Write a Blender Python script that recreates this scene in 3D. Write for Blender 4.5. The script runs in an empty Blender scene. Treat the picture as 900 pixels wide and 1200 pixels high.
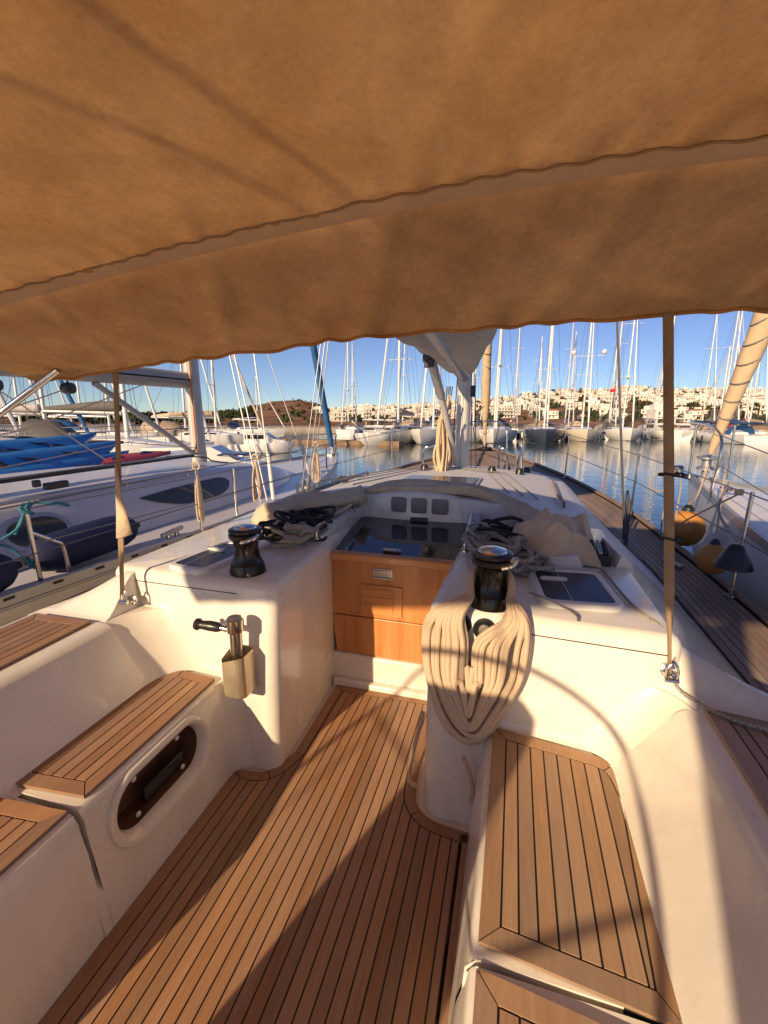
import bpy, bmesh, math, random
from mathutils import Vector, Matrix, noise
random.seed(7)
SC = bpy.context.scene
COL = SC.collection

# ------------------------------------------------------------------ camera, sky, sun, exposure
EYE = Vector((0, 0, 1.6))
F_PX, PITCH, YAW = 520.0, math.atan(121 / 520.0), math.atan(153 / math.hypot(520, 121))
fw = Vector((-math.sin(YAW) * math.cos(PITCH), math.cos(YAW) * math.cos(PITCH), -math.sin(PITCH)))
rt = Vector((math.cos(YAW), math.sin(YAW), 0))
upv = rt.cross(fw)
# the boats float about two degrees bow-up: TILT takes the boat's own axes to the level world
TILT = Matrix.Translation(EYE) @ Matrix.Rotation(math.radians(1.9), 4, 'X') @ Matrix.Translation(-EYE)
TR = TILT.to_3x3()

cam_d = bpy.data.cameras.new('camera')
cam = bpy.data.objects.new('camera', cam_d)
COL.objects.link(cam)
cam_d.sensor_fit = 'HORIZONTAL'
cam_d.sensor_width = 36
cam_d.lens = F_PX / 900 * 36
cam_d.clip_start = 0.02
cam_d.clip_end = 6000
M = Matrix((rt, upv, -fw)).transposed().to_4x4()
M.translation = EYE
cam.matrix_world = TILT @ M
SC.camera = cam

SUN_EL, SUN_AZ = 21.0, 19.0          # light comes from astern, 19 degrees to port
W = bpy.data.worlds.new('World')
SC.world = W
W.use_nodes = True
nt = W.node_tree
bg = nt.nodes['Background']
sky = nt.nodes.new('ShaderNodeTexSky')
sky.sky_type = 'NISHITA'
sky.sun_disc = False
sky.sun_elevation = math.radians(SUN_EL)
sky.sun_rotation = math.radians(180 + SUN_AZ)
sky.air_density = 0.85
sky.dust_density = 0.05
sky.ozone_density = 4.0
hsv = nt.nodes.new('ShaderNodeHueSaturation')
hsv.inputs['Saturation'].default_value = 1.0
hsv.inputs['Hue'].default_value = .518
nt.links.new(sky.outputs[0], hsv.inputs['Color'])
nt.links.new(hsv.outputs[0], bg.inputs[0])
bg.inputs[1].default_value = 0.08
sd = bpy.data.lights.new('sun', 'SUN')
sd.energy = 5.0
sd.angle = math.radians(0.8)
sd.color = (1.0, 0.74, 0.46)
sun = bpy.data.objects.new('sun', sd)
COL.objects.link(sun)
e, a = math.radians(SUN_EL), math.radians(SUN_AZ)
sdir = Vector((math.sin(a) * math.cos(e), math.cos(a) * math.cos(e), -math.sin(e)))
sun.rotation_euler = sdir.to_track_quat('-Z', 'Y').to_euler()
SC.view_settings.view_transform = 'Standard'
SC.view_settings.look = 'None'
SC.view_settings.exposure = 0.44
SC.view_settings.gamma = 1

# ------------------------------------------------------------------ survey helpers (photo bearings -> real points)
def ray(x, y):
    return fw + (x - 450) / F_PX * rt - (y - 600) / F_PX * upv
def atz(x, y, z):
    d = ray(x, y); return EYE + d * ((z - EYE.z) / d.z)
def aty(x, y, Y):
    d = ray(x, y); return EYE + d * (Y / d.y)
def atx(x, y, X):
    d = ray(x, y); return EYE + d * (X / d.x)
def watz(x, y, z):
    d = TR @ ray(x, y); return EYE + d * ((z - EYE.z) / d.z)
def watd(x, y, dist):
    d = TR @ ray(x, y); return EYE + d * (dist / math.hypot(d.x, d.y))

# ------------------------------------------------------------------ materials
MATS = {}
def mat(name, col, rough=0.5, metal=0.0, var=0.0, scale=4.0, bump=0.0, bscale=40.0, spec=0.5, coat=0.0, objrand=0.0, stretch=None, col2=None, trans=0.0):
    m = bpy.data.materials.new(name); m.use_nodes = True
    n = m.node_tree; L = n.links
    b = n.nodes['Principled BSDF']
    b.inputs['Base Color'].default_value = (*col, 1)
    b.inputs['Roughness'].default_value = rough
    b.inputs['Metallic'].default_value = metal
    b.inputs['Specular IOR Level'].default_value = spec
    b.inputs['Coat Weight'].default_value = coat
    b.inputs['Coat Roughness'].default_value = 0.08
    tc = n.nodes.new('ShaderNodeTexCoord')
    mp = n.nodes.new('ShaderNodeMapping')
    L.new(tc.outputs['Object'], mp.inputs[0])
    if stretch: mp.inputs['Scale'].default_value = stretch
    colout = None
    if var > 0:
        no = n.nodes.new('ShaderNodeTexNoise'); no.inputs['Scale'].default_value = scale; no.inputs['Detail'].default_value = 8; no.inputs['Roughness'].default_value = .62
        L.new(mp.outputs[0], no.inputs[0])
        r = n.nodes.new('ShaderNodeValToRGB')
        c2 = col2 or tuple(c * (1 - var) for c in col)
        r.color_ramp.elements[0].position = .32; r.color_ramp.elements[1].position = .68
        r.color_ramp.elements[0].color = (*c2, 1)
        r.color_ramp.elements[1].color = (*[min(1, c * (1 + var * .35)) for c in col], 1)
        L.new(no.outputs[0], r.inputs[0]); colout = r.outputs[0]
        rr = n.nodes.new('ShaderNodeMapRange'); rr.inputs[3].default_value = max(0.02, rough - .08); rr.inputs[4].default_value = min(1, rough + .1)
        L.new(no.outputs[0], rr.inputs[0]); L.new(rr.outputs[0], b.inputs['Roughness'])
    if objrand > 0:
        oi = n.nodes.new('ShaderNodeObjectInfo')
        hs = n.nodes.new('ShaderNodeHueSaturation')
        mr = n.nodes.new('ShaderNodeMapRange'); mr.inputs[3].default_value = 1 - objrand; mr.inputs[4].default_value = 1 + objrand
        L.new(oi.outputs['Random'], mr.inputs[0]); L.new(mr.outputs[0], hs.inputs['Value'])
        mr2 = n.nodes.new('ShaderNodeMapRange'); mr2.inputs[3].default_value = 1.12; mr2.inputs[4].default_value = .88
        L.new(oi.outputs['Random'], mr2.inputs[0]); L.new(mr2.outputs[0], hs.inputs['Saturation'])
        if colout: L.new(colout, hs.inputs['Color'])
        else: hs.inputs['Color'].default_value = (*col, 1)
        colout = hs.outputs[0]
    if colout: L.new(colout, b.inputs['Base Color'])
    if bump > 0:
        nb = n.nodes.new('ShaderNodeTexNoise'); nb.inputs['Scale'].default_value = bscale; nb.inputs['Detail'].default_value = 5
        L.new(mp.outputs[0], nb.inputs[0])
        bp = n.nodes.new('ShaderNodeBump'); bp.inputs['Strength'].default_value = bump; bp.inputs['Distance'].default_value = .01
        L.new(nb.outputs[0], bp.inputs['Height']); L.new(bp.outputs[0], b.inputs['Normal'])
    if trans > 0:
        t = n.nodes.new('ShaderNodeBsdfTranslucent'); mx = n.nodes.new('ShaderNodeMixShader'); mx.inputs[0].default_value = trans
        if colout: L.new(colout, t.inputs[0])
        else: t.inputs[0].default_value = (*col, 1)
        out = n.nodes['Material Output']
        L.new(b.outputs[0], mx.inputs[1]); L.new(t.outputs[0], mx.inputs[2]); L.new(mx.outputs[0], out.inputs[0])
    MATS[name] = m
    return m

def teak(name, base, dark, grey=0.0):
    m = bpy.data.materials.new(name); m.use_nodes = True
    n = m.node_tree; L = n.links; b = n.nodes['Principled BSDF']
    tc = n.nodes.new('ShaderNodeTexCoord'); oi = n.nodes.new('ShaderNodeObjectInfo')
    ad = n.nodes.new('ShaderNodeVectorMath'); ad.operation = 'ADD'
    cx = n.nodes.new('ShaderNodeCombineXYZ')
    ml = n.nodes.new('ShaderNodeMath'); ml.operation = 'MULTIPLY'; ml.inputs[1].default_value = 37
    L.new(oi.outputs['Random'], ml.inputs[0]); L.new(ml.outputs[0], cx.inputs[1]); L.new(ml.outputs[0], cx.inputs[2])
    L.new(tc.outputs['Object'], ad.inputs[0]); L.new(cx.outputs[0], ad.inputs[1])
    mp = n.nodes.new('ShaderNodeMapping'); mp.inputs['Scale'].default_value = (1, .035, 1)
    L.new(ad.outputs[0], mp.inputs[0])
    g = n.nodes.new('ShaderNodeTexNoise'); g.inputs['Scale'].default_value = 170; g.inputs['Detail'].default_value = 6; g.inputs['Roughness'].default_value = .7
    L.new(mp.outputs[0], g.inputs[0])
    mp2 = n.nodes.new('ShaderNodeMapping'); mp2.inputs['Scale'].default_value = (1, .25, 1); L.new(ad.outputs[0], mp2.inputs[0])
    g2 = n.nodes.new('ShaderNodeTexNoise'); g2.inputs['Scale'].default_value = 9; g2.inputs['Detail'].default_value = 5
    L.new(mp2.outputs[0], g2.inputs[0])
    mx = n.nodes.new('ShaderNodeMix'); mx.data_type = 'FLOAT'; mx.inputs[0].default_value = .42
    L.new(g.outputs[0], mx.inputs[2]); L.new(g2.outputs[0], mx.inputs[3])
    r = n.nodes.new('ShaderNodeValToRGB')
    r.color_ramp.elements[0].position = .3; r.color_ramp.elements[1].position = .68
    r.color_ramp.elements[0].color = (*dark, 1); r.color_ramp.elements[1].color = (*base, 1)
    L.new(mx.outputs[0], r.inputs[0])
    hs = n.nodes.new('ShaderNodeHueSaturation')
    mr = n.nodes.new('ShaderNodeMapRange'); mr.inputs[3].default_value = .80; mr.inputs[4].default_value = 1.18
    L.new(oi.outputs['Random'], mr.inputs[0]); L.new(mr.outputs[0], hs.inputs['Value'])
    ms = n.nodes.new('ShaderNodeMath'); ms.operation = 'FRACT'; m7 = n.nodes.new('ShaderNodeMath'); m7.operation = 'MULTIPLY'; m7.inputs[1].default_value = 7.3
    L.new(oi.outputs['Random'], m7.inputs[0]); L.new(m7.outputs[0], ms.inputs[0])
    mr2 = n.nodes.new('ShaderNodeMapRange'); mr2.inputs[3].default_value = .86; mr2.inputs[4].default_value = 1.08
    L.new(ms.outputs[0], mr2.inputs[0]); L.new(mr2.outputs[0], hs.inputs['Saturation'])
    # sun-greyed, foot-worn patches that run across neighbouring planks
    wn = n.nodes.new('ShaderNodeTexNoise'); wn.inputs['Scale'].default_value = 3.1; wn.inputs['Detail'].default_value = 7; wn.inputs['Roughness'].default_value = .66
    mpw = n.nodes.new('ShaderNodeMapping'); mpw.inputs['Scale'].default_value = (1, .45, 1); L.new(tc.outputs['Object'], mpw.inputs[0]); L.new(mpw.outputs[0], wn.inputs[0])
    wr = n.nodes.new('ShaderNodeMapRange'); wr.inputs[1].default_value = .46; wr.inputs[2].default_value = .74; wr.inputs[3].default_value = 0; wr.inputs[4].default_value = .55
    L.new(wn.outputs[0], wr.inputs[0])
    wm_ = n.nodes.new('ShaderNodeMix'); wm_.data_type = 'RGBA'; L.new(wr.outputs[0], wm_.inputs[0]); L.new(r.outputs[0], wm_.inputs[6]); wm_.inputs[7].default_value = (.33, .245, .175, 1)
    L.new(wm_.outputs[2], hs.inputs['Color']); L.new(hs.outputs[0], b.inputs['Base Color'])
    b.inputs['Roughness'].default_value = .55; b.inputs['Specular IOR Level'].default_value = .35
    bp = n.nodes.new('ShaderNodeBump'); bp.inputs['Strength'].default_value = .25; bp.inputs['Distance'].default_value = .002
    L.new(g.outputs[0], bp.inputs['Height']); L.new(bp.outputs[0], b.inputs['Normal'])
    MATS[name] = m
    return m

GEL = mat('gelcoat_white', (.70, .655, .575), .26, var=.07, scale=2.6, bump=.012, bscale=3, coat=.35)
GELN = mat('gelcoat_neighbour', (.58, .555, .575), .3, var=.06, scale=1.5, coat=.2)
GELG = mat('gelcoat_grey', (.52, .51, .50), .4, var=.08)
NONSKID = mat('nonskid_deck', (.66, .64, .63), .55, var=.06, scale=6, bump=.2, bscale=260)
TEAK = teak('teak_oiled', (.39, .222, .125), (.225, .115, .06))
TEAKB = teak('teak_bench', (.42, .265, .155), (.27, .155, .085))
TEAKG = teak('teak_weathered', (.34, .245, .185), (.20, .13, .095))
WOOD = mat('varnished_wood', (.56, .25, .085), .3, var=.32, scale=22, stretch=(1, 1, .06), coat=.3, col2=(.40, .15, .04))
WOOD2 = mat('varnished_wood_crossgrain', (.60, .28, .10), .3, var=.3, scale=22, stretch=(.06, 1, 1), coat=.3, col2=(.44, .175, .05))
CAULK = mat('black_caulking', (.012, .011, .011), .6)
STEEL = mat('stainless_steel', (.62, .60, .57), .16, 1.0, var=.1, scale=9)
ALU = mat('anodised_aluminium', (.50, .50, .51), .38, .75, var=.1, scale=3)
WALU = mat('white_spar_paint', (.72, .70, .66), .4, .1, var=.08, scale=2)
BLACK = mat('black_plastic', (.018, .018, .02), .33, var=.2, scale=12)
WINCH = mat('bronzed_black_winch', (.05, .042, .036), .22, .85, var=.25, scale=10)
SMOKE = mat('smoked_acrylic', (.010, .010, .022), .06, spec=.6, coat=.6)
HATCHGL = mat('hatch_acrylic', (.022, .020, .048), .22, spec=.28, var=.3, scale=3)
GLASSD = mat('dark_window', (.05, .055, .05), .08, spec=.6)
CANVAS = mat('bimini_canvas', (.59, .342, .148), .92, var=.2, scale=3.4, bump=.4, bscale=170, spec=.08, trans=.31, col2=(.51, .27, .10))
STRAPM = mat('shaded_webbing', (.37, .265, .17), .85, var=.2, scale=12, bump=.35, bscale=500, spec=.1)  # light tan webbing, its shade under the bimini put into the colour
POCKETC = mat('bimini_bow_pocket', (.66, .47, .32), .92, var=.14, scale=9, bump=.3, bscale=150, spec=.08, trans=.16)
def soil(m, amount, scales):
    n = m.node_tree; L = n.links; b = n.nodes['Principled BSDF']; tr = [x for x in n.nodes if x.type == 'BSDF_TRANSLUCENT']
    src = b.inputs['Base Color'].links[0].from_socket if b.inputs['Base Color'].links else None
    tc = [x for x in n.nodes if x.type == 'TEX_COORD'][0]
    for sc_, st_, lo, hi in scales:
        mp = n.nodes.new('ShaderNodeMapping'); mp.inputs['Scale'].default_value = st_; mp.inputs['Rotation'].default_value = (0,0,.5); L.new(tc.outputs['Object'], mp.inputs[0])
        t = n.nodes.new('ShaderNodeTexNoise'); t.inputs['Scale'].default_value = sc_; t.inputs['Detail'].default_value = 9; t.inputs['Roughness'].default_value = .72
        L.new(mp.outputs[0], t.inputs[0])
        r = n.nodes.new('ShaderNodeMapRange'); r.inputs[1].default_value = lo; r.inputs[2].default_value = hi; r.inputs[3].default_value = 1-amount; r.inputs[4].default_value = 1.06
        L.new(t.outputs[0], r.inputs[0])
        mx = n.nodes.new('ShaderNodeMix'); mx.data_type = 'RGBA'; mx.blend_type = 'MULTIPLY'; mx.inputs[0].default_value = 1
        if src: L.new(src, mx.inputs[6])
        else: mx.inputs[6].default_value = b.inputs['Base Color'].default_value
        L.new(r.outputs[0], mx.inputs[7]); src = mx.outputs[2]
    L.new(src, b.inputs['Base Color'])
    for x in tr: L.new(src, x.inputs[0])
soil(CANVAS, .11, ((8, (1,1,1), .36, .60), (4, (1,.14,1), .36, .62), (70, (1,1,1), .30, .55)))
soil(GEL, .075, ((2.2, (1,1,.35), .36, .56), (38, (1,1,1), .30, .42)))
CLOTH = mat('sprayhood_canvas', (.60, .47, .34), .9, var=.22, scale=7, bump=.3, bscale=60, spec=.1)
SAILCOV = mat('grey_sail_cover', (.52, .495, .455), .85, var=.18, scale=4, bump=.25, bscale=30, spec=.1)
SAILT = mat('tan_sail_cloth', (.62, .47, .30), .85, var=.15, scale=5, bump=.2, bscale=40, spec=.1)
ROPEC = mat('cream_rope', (.66, .51, .36), .85, var=.30, scale=420, bump=.5, bscale=420, spec=.1)
ROPEW = mat('flecked_grey_rope', (.42, .39, .36), .85, var=.75, scale=160, bump=.5, bscale=420, spec=.1)
ROPED = mat('dark_rope', (.05, .05, .055), .8, var=.5, scale=90, bump=.5, bscale=420, spec=.1)
ROPEB = mat('turquoise_rope', (.03, .19, .26), .75, var=.3, scale=90, bump=.4, bscale=400)
ROPEG = mat('grey_rope', (.33, .31, .30), .8, var=.4, scale=120, bump=.4, bscale=420)
NAVY = mat('navy_fender_cover', (.004, .010, .065), .75, var=.3, scale=20, bump=.2, bscale=300)
YELF = mat('orange_yellow_vinyl', (.50, .225, .045), .4, var=.2, scale=8)
POCKET = mat('brushed_pocket_metal', (.70, .60, .43), .30, .75, var=.1, scale=12)
GREYV = mat('grey_vent_pad', (.20, .20, .20), .6, var=.1, scale=30)
BLUEJ = mat('blue_sail_cover', (.02, .11, .30), .8, var=.25, scale=6)
KAYAK = mat('blue_kayak_plastic', (.02, .20, .52), .38, var=.15, scale=2)
SPARG = mat('grey_painted_spar', (.33,.335,.335), .45, .2, var=.1, scale=3)
SPARM = mat('dull_silver_mast', (.50,.485,.46), .45, .3, var=.15, scale=2)
REDP = mat('red_plastic', (.40, .02, .02), .45, var=.15)
ORANGE = mat('orange_canvas', (.55, .12, .04), .8, var=.2)
PURPLE = mat('purple_tinted_board', (.17, .09, .13), .4, var=.1)
STRIPE_NAVY = mat('navy_hull_stripe', (.012, .018, .06), .25, coat=.3)

# ------------------------------------------------------------------ mesh builder
class MB:
    def __init__(s): s.v = []; s.f = []
    def add(s, vs, fs):
        o = len(s.v); s.v += [tuple(p) for p in vs]; s.f += [tuple(i + o for i in f) for f in fs]
    def box(s, x0, x1, y0, y1, z0, z1):
        s.add([(x0,y0,z0),(x1,y0,z0),(x1,y1,z0),(x0,y1,z0),(x0,y0,z1),(x1,y0,z1),(x1,y1,z1),(x0,y1,z1)],
              [(0,3,2,1),(4,5,6,7),(0,1,5,4),(1,2,6,5),(2,3,7,6),(3,0,4,7)])
    def obox(s, c, ax, ay, az):
        c = Vector(c); ax = Vector(ax); ay = Vector(ay); az = Vector(az)
        P = [c+ax*i+ay*j+az*k for k in (-1,1) for j in (-1,1) for i in (-1,1)]
        s.add(P, [(0,2,3,1),(4,5,7,6),(0,1,5,4),(1,3,7,5),(3,2,6,7),(2,0,4,6)])
    def tube(s, pts, r, n=8, closed=False, caps=True):
        pts = [Vector(p) for p in pts]; N = len(pts)
        rs = r if isinstance(r, (list, tuple)) else [r] * N
        vs = []; prev = None
        for i, p in enumerate(pts):
            if closed: t = pts[(i+1) % N] - pts[i-1]
            else: t = pts[min(i+1, N-1)] - pts[max(i-1, 0)]
            if t.length < 1e-9: t = Vector((0,0,1))
            t.normalize()
            if prev is None:
                q = Vector((0,0,1)) if abs(t.z) < .9 else Vector((1,0,0))
                u = t.cross(q).normalized()
            else:
                u = (prev - t * prev.dot(t))
                if u.length < 1e-6: u = t.orthogonal()
                u.normalize()
            prev = u; w = t.cross(u)
            for k in range(n):
                A = 2 * math.pi * k / n
                vs.append(p + (u * math.cos(A) + w * math.sin(A)) * rs[i])
        fs = []
        for i in range(N if closed else N - 1):
            j = (i + 1) % N
            for k in range(n):
                fs.append((i*n+k, i*n+(k+1) % n, j*n+(k+1) % n, j*n+k))
        if not closed and caps:
            fs.append(tuple(range(n-1, -1, -1))); fs.append(tuple((N-1)*n + k for k in range(n)))
        s.add(vs, fs)
    def lathe(s, prof, c=(0,0,0), n=24, axis=None):
        c = Vector(c); R = Matrix.Identity(3) if axis is None else Vector((0,0,1)).rotation_difference(Vector(axis)).to_matrix()
        vs = []
        for (r, z) in prof:
            for k in range(n):
                A = 2*math.pi*k/n
                vs.append(c + R @ Vector((r*math.cos(A), r*math.sin(A), z)))
        fs = []
        for i in range(len(prof)-1):
            for k in range(n):
                fs.append((i*n+k, i*n+(k+1) % n, (i+1)*n+(k+1) % n, (i+1)*n+k))
        fs.append(tuple(range(n-1,-1,-1))); fs.append(tuple((len(prof)-1)*n+k for k in range(n)))
        s.add(vs, fs)
    def prism(s, poly, z0, z1):
        n = len(poly)
        if sum(poly[i][0]*poly[(i+1)%n][1]-poly[(i+1)%n][0]*poly[i][1] for i in range(n)) < 0: poly = poly[::-1]
        s.add([(p[0],p[1],z0) for p in poly]+[(p[0],p[1],z1) for p in poly],
              [tuple(range(n-1,-1,-1)), tuple(range(n,2*n))]+[(i,(i+1)%n,n+(i+1)%n,n+i) for i in range(n)])
    def loft(s, rings, closed=True, capa=False, capb=False):
        n = len(rings[0]); vs = [p for r in rings for p in r]; fs = []
        for i in range(len(rings)-1):
            for k in range(n if closed else n-1):
                k2 = (k+1) % n
                fs.append((i*n+k, i*n+k2, (i+1)*n+k2, (i+1)*n+k))
        if capa: fs.append(tuple(range(n-1,-1,-1)))
        if capb: fs.append(tuple((len(rings)-1)*n+k for k in range(n)))
        s.add(vs, fs)
    def build(s, name, m, parent=None, smooth=True, bevel=0, seg=2, ang=40, keep=False, fixn=True):
        me = bpy.data.meshes.new(name); me.from_pydata(s.v, [], s.f); me.update()
        if fixn:
            bm = bmesh.new(); bm.from_mesh(me); bmesh.ops.recalc_face_normals(bm, faces=bm.faces); bm.to_mesh(me); bm.free()
        for mm in (m if isinstance(m, (list, tuple)) else [m]): me.materials.append(mm)
        o = bpy.data.objects.new(name, me); COL.objects.link(o)
        if parent is not None:
            o.parent = parent
            if 'built_in_place' not in MARK.get(parent.name, ()): pass
            o.matrix_parent_inverse = inv_of(parent)
        if bevel:
            b = o.modifiers.new('bevel', 'BEVEL'); b.width = bevel; b.segments = seg; b.limit_method = 'ANGLE'; b.angle_limit = math.radians(30)
        if smooth:
            me.polygons.foreach_set('use_smooth', [True]*len(me.polygons))
            try: me.set_sharp_from_angle(angle=math.radians(ang))
            except Exception: pass
        return o
MARK = {}
PLACE = {}                                   # root name -> location of its base (parts are modelled in place)
def inv_of(p):
    q = p
    while q.parent is not None: q = q.parent
    return Matrix.Translation(-PLACE.get(q.name, Vector((0,0,0)))) if p is q else Matrix.Identity(4)
BOAT = []                                    # top-level things that float with the boats
def root(name, loc, label, cat, group=None, boat=True):
    o = bpy.data.objects.new(name, None); COL.objects.link(o); o.location = loc; o.empty_display_size = .2
    PLACE[o.name] = Vector(loc)
    tag(o, label, cat, group)
    if boat: BOAT.append(o)
    return o
def tag(o, label=None, cat=None, group=None, kind=None, boat=False):
    if label: o['label'] = label
    if cat: o['category'] = cat
    if group: o['group'] = group
    if kind: o['kind'] = kind
    if boat: BOAT.append(o)
    return o
def smoothpath(pts, k=6, closed=False):
    P = [Vector(p) for p in pts]; N = len(P); out = []
    for i in range(N if closed else N-1):
        p0 = P[i-1] if (closed or i > 0) else P[0]*2-P[1]
        p1 = P[i]; p2 = P[(i+1) % N]
        p3 = P[(i+2) % N] if (closed or i+2 < N) else P[-1]*2-P[-2]
        for j in range(k):
            t = j/k
            out.append(.5*((2*p1)+(p2-p0)*t+(2*p0-5*p1+4*p2-p3)*t*t+(3*p1-p0-3*p2+p3)*t**3))
    if not closed: out.append(P[-1])
    return out
def interp(tab, x):
    if x <= tab[0][0]: return tab[0][1]
    for (a, b), (c, d) in zip(tab, tab[1:]):
        if x <= c:
            t = (x-a)/(c-a); return b+(d-b)*t
    return tab[-1][1]
def sinterp(tab, x):
    # smooth (Catmull) table lookup
    if x <= tab[0][0]: return tab[0][1]
    if x >= tab[-1][0]: return tab[-1][1]
    for i in range(len(tab)-1):
        if x <= tab[i+1][0]:
            x1, y1 = tab[i]; x2, y2 = tab[i+1]
            m1 = (y2-tab[i-1][1])/(x2-tab[i-1][0]) if i > 0 else (y2-y1)/(x2-x1)
            m2 = (tab[i+2][1]-y1)/(tab[i+2][0]-x1) if i+2 < len(tab) else (y2-y1)/(x2-x1)
            h = x2-x1; t = (x-x1)/h
            return (2*t**3-3*t*t+1)*y1+(t**3-2*t*t+t)*h*m1+(-2*t**3+3*t*t)*y2+(t**3-t*t)*h*m2
def fillet_poly(pts):
    # pts: (x, y, radius) -> polygon with rounded corners; also corner indices
    out = []; corners = []; n = len(pts)
    for i in range(n):
        p = Vector(pts[i][:2]); r = pts[i][2]
        a = (Vector(pts[i-1][:2])-p); b = (Vector(pts[(i+1) % n][:2])-p)
        if r <= 0:
            corners.append(len(out)); out.append(p); continue
        an, bn = a.normalized(), b.normalized()
        ang = an.angle(bn); d = r/math.tan(ang/2)
        d = min(d, a.length*.49, b.length*.49); r2 = d*math.tan(ang/2)
        A = p+an*d; B = p+bn*d; c = p+(an+bn).normalized()*(r2/math.sin(ang/2))
        va, vb = A-c, B-c; tot = va.angle(vb); K = 8
        sg = 1 if va.x*vb.y-va.y*vb.x > 0 else -1
        for k in range(K+1):
            if k == K//2: corners.append(len(out))
            th = sg*tot*k/K
            out.append(c+Vector((va.x*math.cos(th)-va.y*math.sin(th), va.x*math.sin(th)+va.y*math.cos(th))))
    return out, corners
def area2(P): return sum(P[i].x*P[(i+1)%len(P)].y-P[(i+1)%len(P)].x*P[i].y for i in range(len(P)))
def inset(P, d):
    # P ccw
    n = len(P); out = []
    for i in range(n):
        e1 = (P[i]-P[i-1]); e2 = (P[(i+1)%n]-P[i])
        if e1.length < 1e-7: e1 = e2
        if e2.length < 1e-7: e2 = e1
        e1 = e1.normalized(); e2 = e2.normalized()
        n1 = Vector((-e1.y, e1.x)); n2 = Vector((-e2.y, e2.x))
        b = n1+n2
        if b.length < 1e-6: b = n1
        b = b.normalized(); c = max(.35, b.dot(n1))
        out.append(P[i]+b*(d/c))
    return out
def clip_strip(P, x0, x1):
    def half(poly, ins, f):
        out = []
        for i in range(len(poly)):
            p, q = poly[i-1], poly[i]
            a, b = f(p), f(q)
            if a*b < 0:
                t = a/(a-b); out.append(p+(q-p)*t)
            if b >= 0: out.append(q)
        return out
    P = half(P, None, lambda p: p.x-x0)
    if len(P) < 3: return P
    return half(P, None, lambda p: x1-p.x)
def teak_panel(part, pts, z, m, pitch=.0427, gap=.0052, margin=.045, th=.010, x_ref=None, flip=None):
    """planked teak panel: black bed, mitred border boards, fore-and-aft planks"""
    P, cor = fillet_poly(pts)
    if area2(P) < 0:
        n = len(P); P = P[::-1]; cor = sorted(n-1-c for c in cor)
    b = MB(); b.prism([(p.x, p.y) for p in inset(P, .002)], z-.02, z+th-.0035); b.build('caulking', CAULK, part, smooth=False)
    I = inset(P, margin); n = len(P)
    for a_, b_ in zip(cor, cor[1:]+[cor[0]+n]):
        if b_ - a_ < 1: continue
        idx = [k % n for k in range(a_, b_+1)]
        q = MB()
        out = [P[k] for k in idx]; inn = [I[k] for k in idx]
        # leave a seam at the mitres
        d0 = (out[1]-out[0]).normalized()*.0022; d1 = (out[-2]-out[-1]).normalized()*.0022
        out[0] = out[0]+d0; inn[0] = inn[0]+d0; out[-1] = out[-1]+d1; inn[-1] = inn[-1]+d1
        m_ = len(out); vs = [(p.x,p.y,z) for p in out]+[(p.x,p.y,z) for p in inn]+[(p.x,p.y,z+th) for p in out]+[(p.x,p.y,z+th) for p in inn]
        fs = []
        for i in range(m_-1):
            fs += [(i,i+1,m_+i+1,m_+i), (2*m_+i,3*m_+i,3*m_+i+1,2*m_+i+1), (i,2*m_+i,2*m_+i+1,i+1), (m_+i,m_+i+1,3*m_+i+1,3*m_+i)]
        fs += [(0,m_,3*m_,2*m_), (m_-1,3*m_-1,4*m_-1,2*m_-1)]
        q.add(vs, fs); q.build('border_board', m, part, smooth=False)
    J = inset(P, margin+gap)
    xs = [p.x for p in J]; x0 = min(xs) if x_ref is None else x_ref
    x = x0-pitch*40
    while x < max(xs):
        S = clip_strip(J, x+gap/2, x+pitch-gap/2)
        x += pitch
        if len(S) < 3 or abs(area2(S)) < .0006: continue
        # tidy duplicates
        T = []
        for p in S:
            if not T or (p-T[-1]).length > 1e-5: T.append(p)
        if (T[0]-T[-1]).length < 1e-5: T.pop()
        if len(T) < 3: continue
        q = MB(); q.prism([(p.x,p.y) for p in T], z, z+th); q.build('plank', m, part, smooth=False)

# ================================================================== WATER, SKY-LINE, SHORE (level world)
WZ = -0.62
def plain(name, mb, m, kind='structure', **k):
    o = mb.build(name, m, None, **k); o['kind'] = kind; return o
wm = bpy.data.materials.new('harbour_water'); wm.use_nodes = True
n = wm.node_tree; b = n.nodes['Principled BSDF']
b.inputs['Base Color'].default_value = (.012, .030, .045, 1); b.inputs['Roughness'].default_value = .03; b.inputs['IOR'].default_value = 1.33
tc = n.nodes.new('ShaderNodeTexCoord'); mp = n.nodes.new('ShaderNodeMapping'); mp.inputs['Scale'].default_value = (1, 1, 1)
n.links.new(tc.outputs['Object'], mp.inputs[0])
w1 = n.nodes.new('ShaderNodeTexNoise'); w1.inputs['Scale'].default_value = 1.1; w1.inputs['Detail'].default_value = 3; w1.inputs['Distortion'].default_value = .6
w2 = n.nodes.new('ShaderNodeTexNoise'); w2.inputs['Scale'].default_value = 4.5; w2.inputs['Detail'].default_value = 2
mm = n.nodes.new('ShaderNodeMix'); mm.data_type = 'FLOAT'; mm.inputs[0].default_value = .3
n.links.new(mp.outputs[0], w1.inputs[0]); n.links.new(mp.outputs[0], w2.inputs[0])
n.links.new(w1.outputs[0], mm.inputs[2]); n.links.new(w2.outputs[0], mm.inputs[3])
bp = n.nodes.new('ShaderNodeBump'); bp.inputs['Strength'].default_value = .085; bp.inputs['Distance'].default_value = .22
n.links.new(mm.outputs[0], bp.inputs['Height']); n.links.new(bp.outputs[0], b.inputs['Normal'])
q = MB(); q.add([(-3000,-400,WZ),(3000,-400,WZ),(3000,5000,WZ),(-3000,5000,WZ)], [(0,1,2,3)])
plain('water', q, wm, smooth=False)

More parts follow.
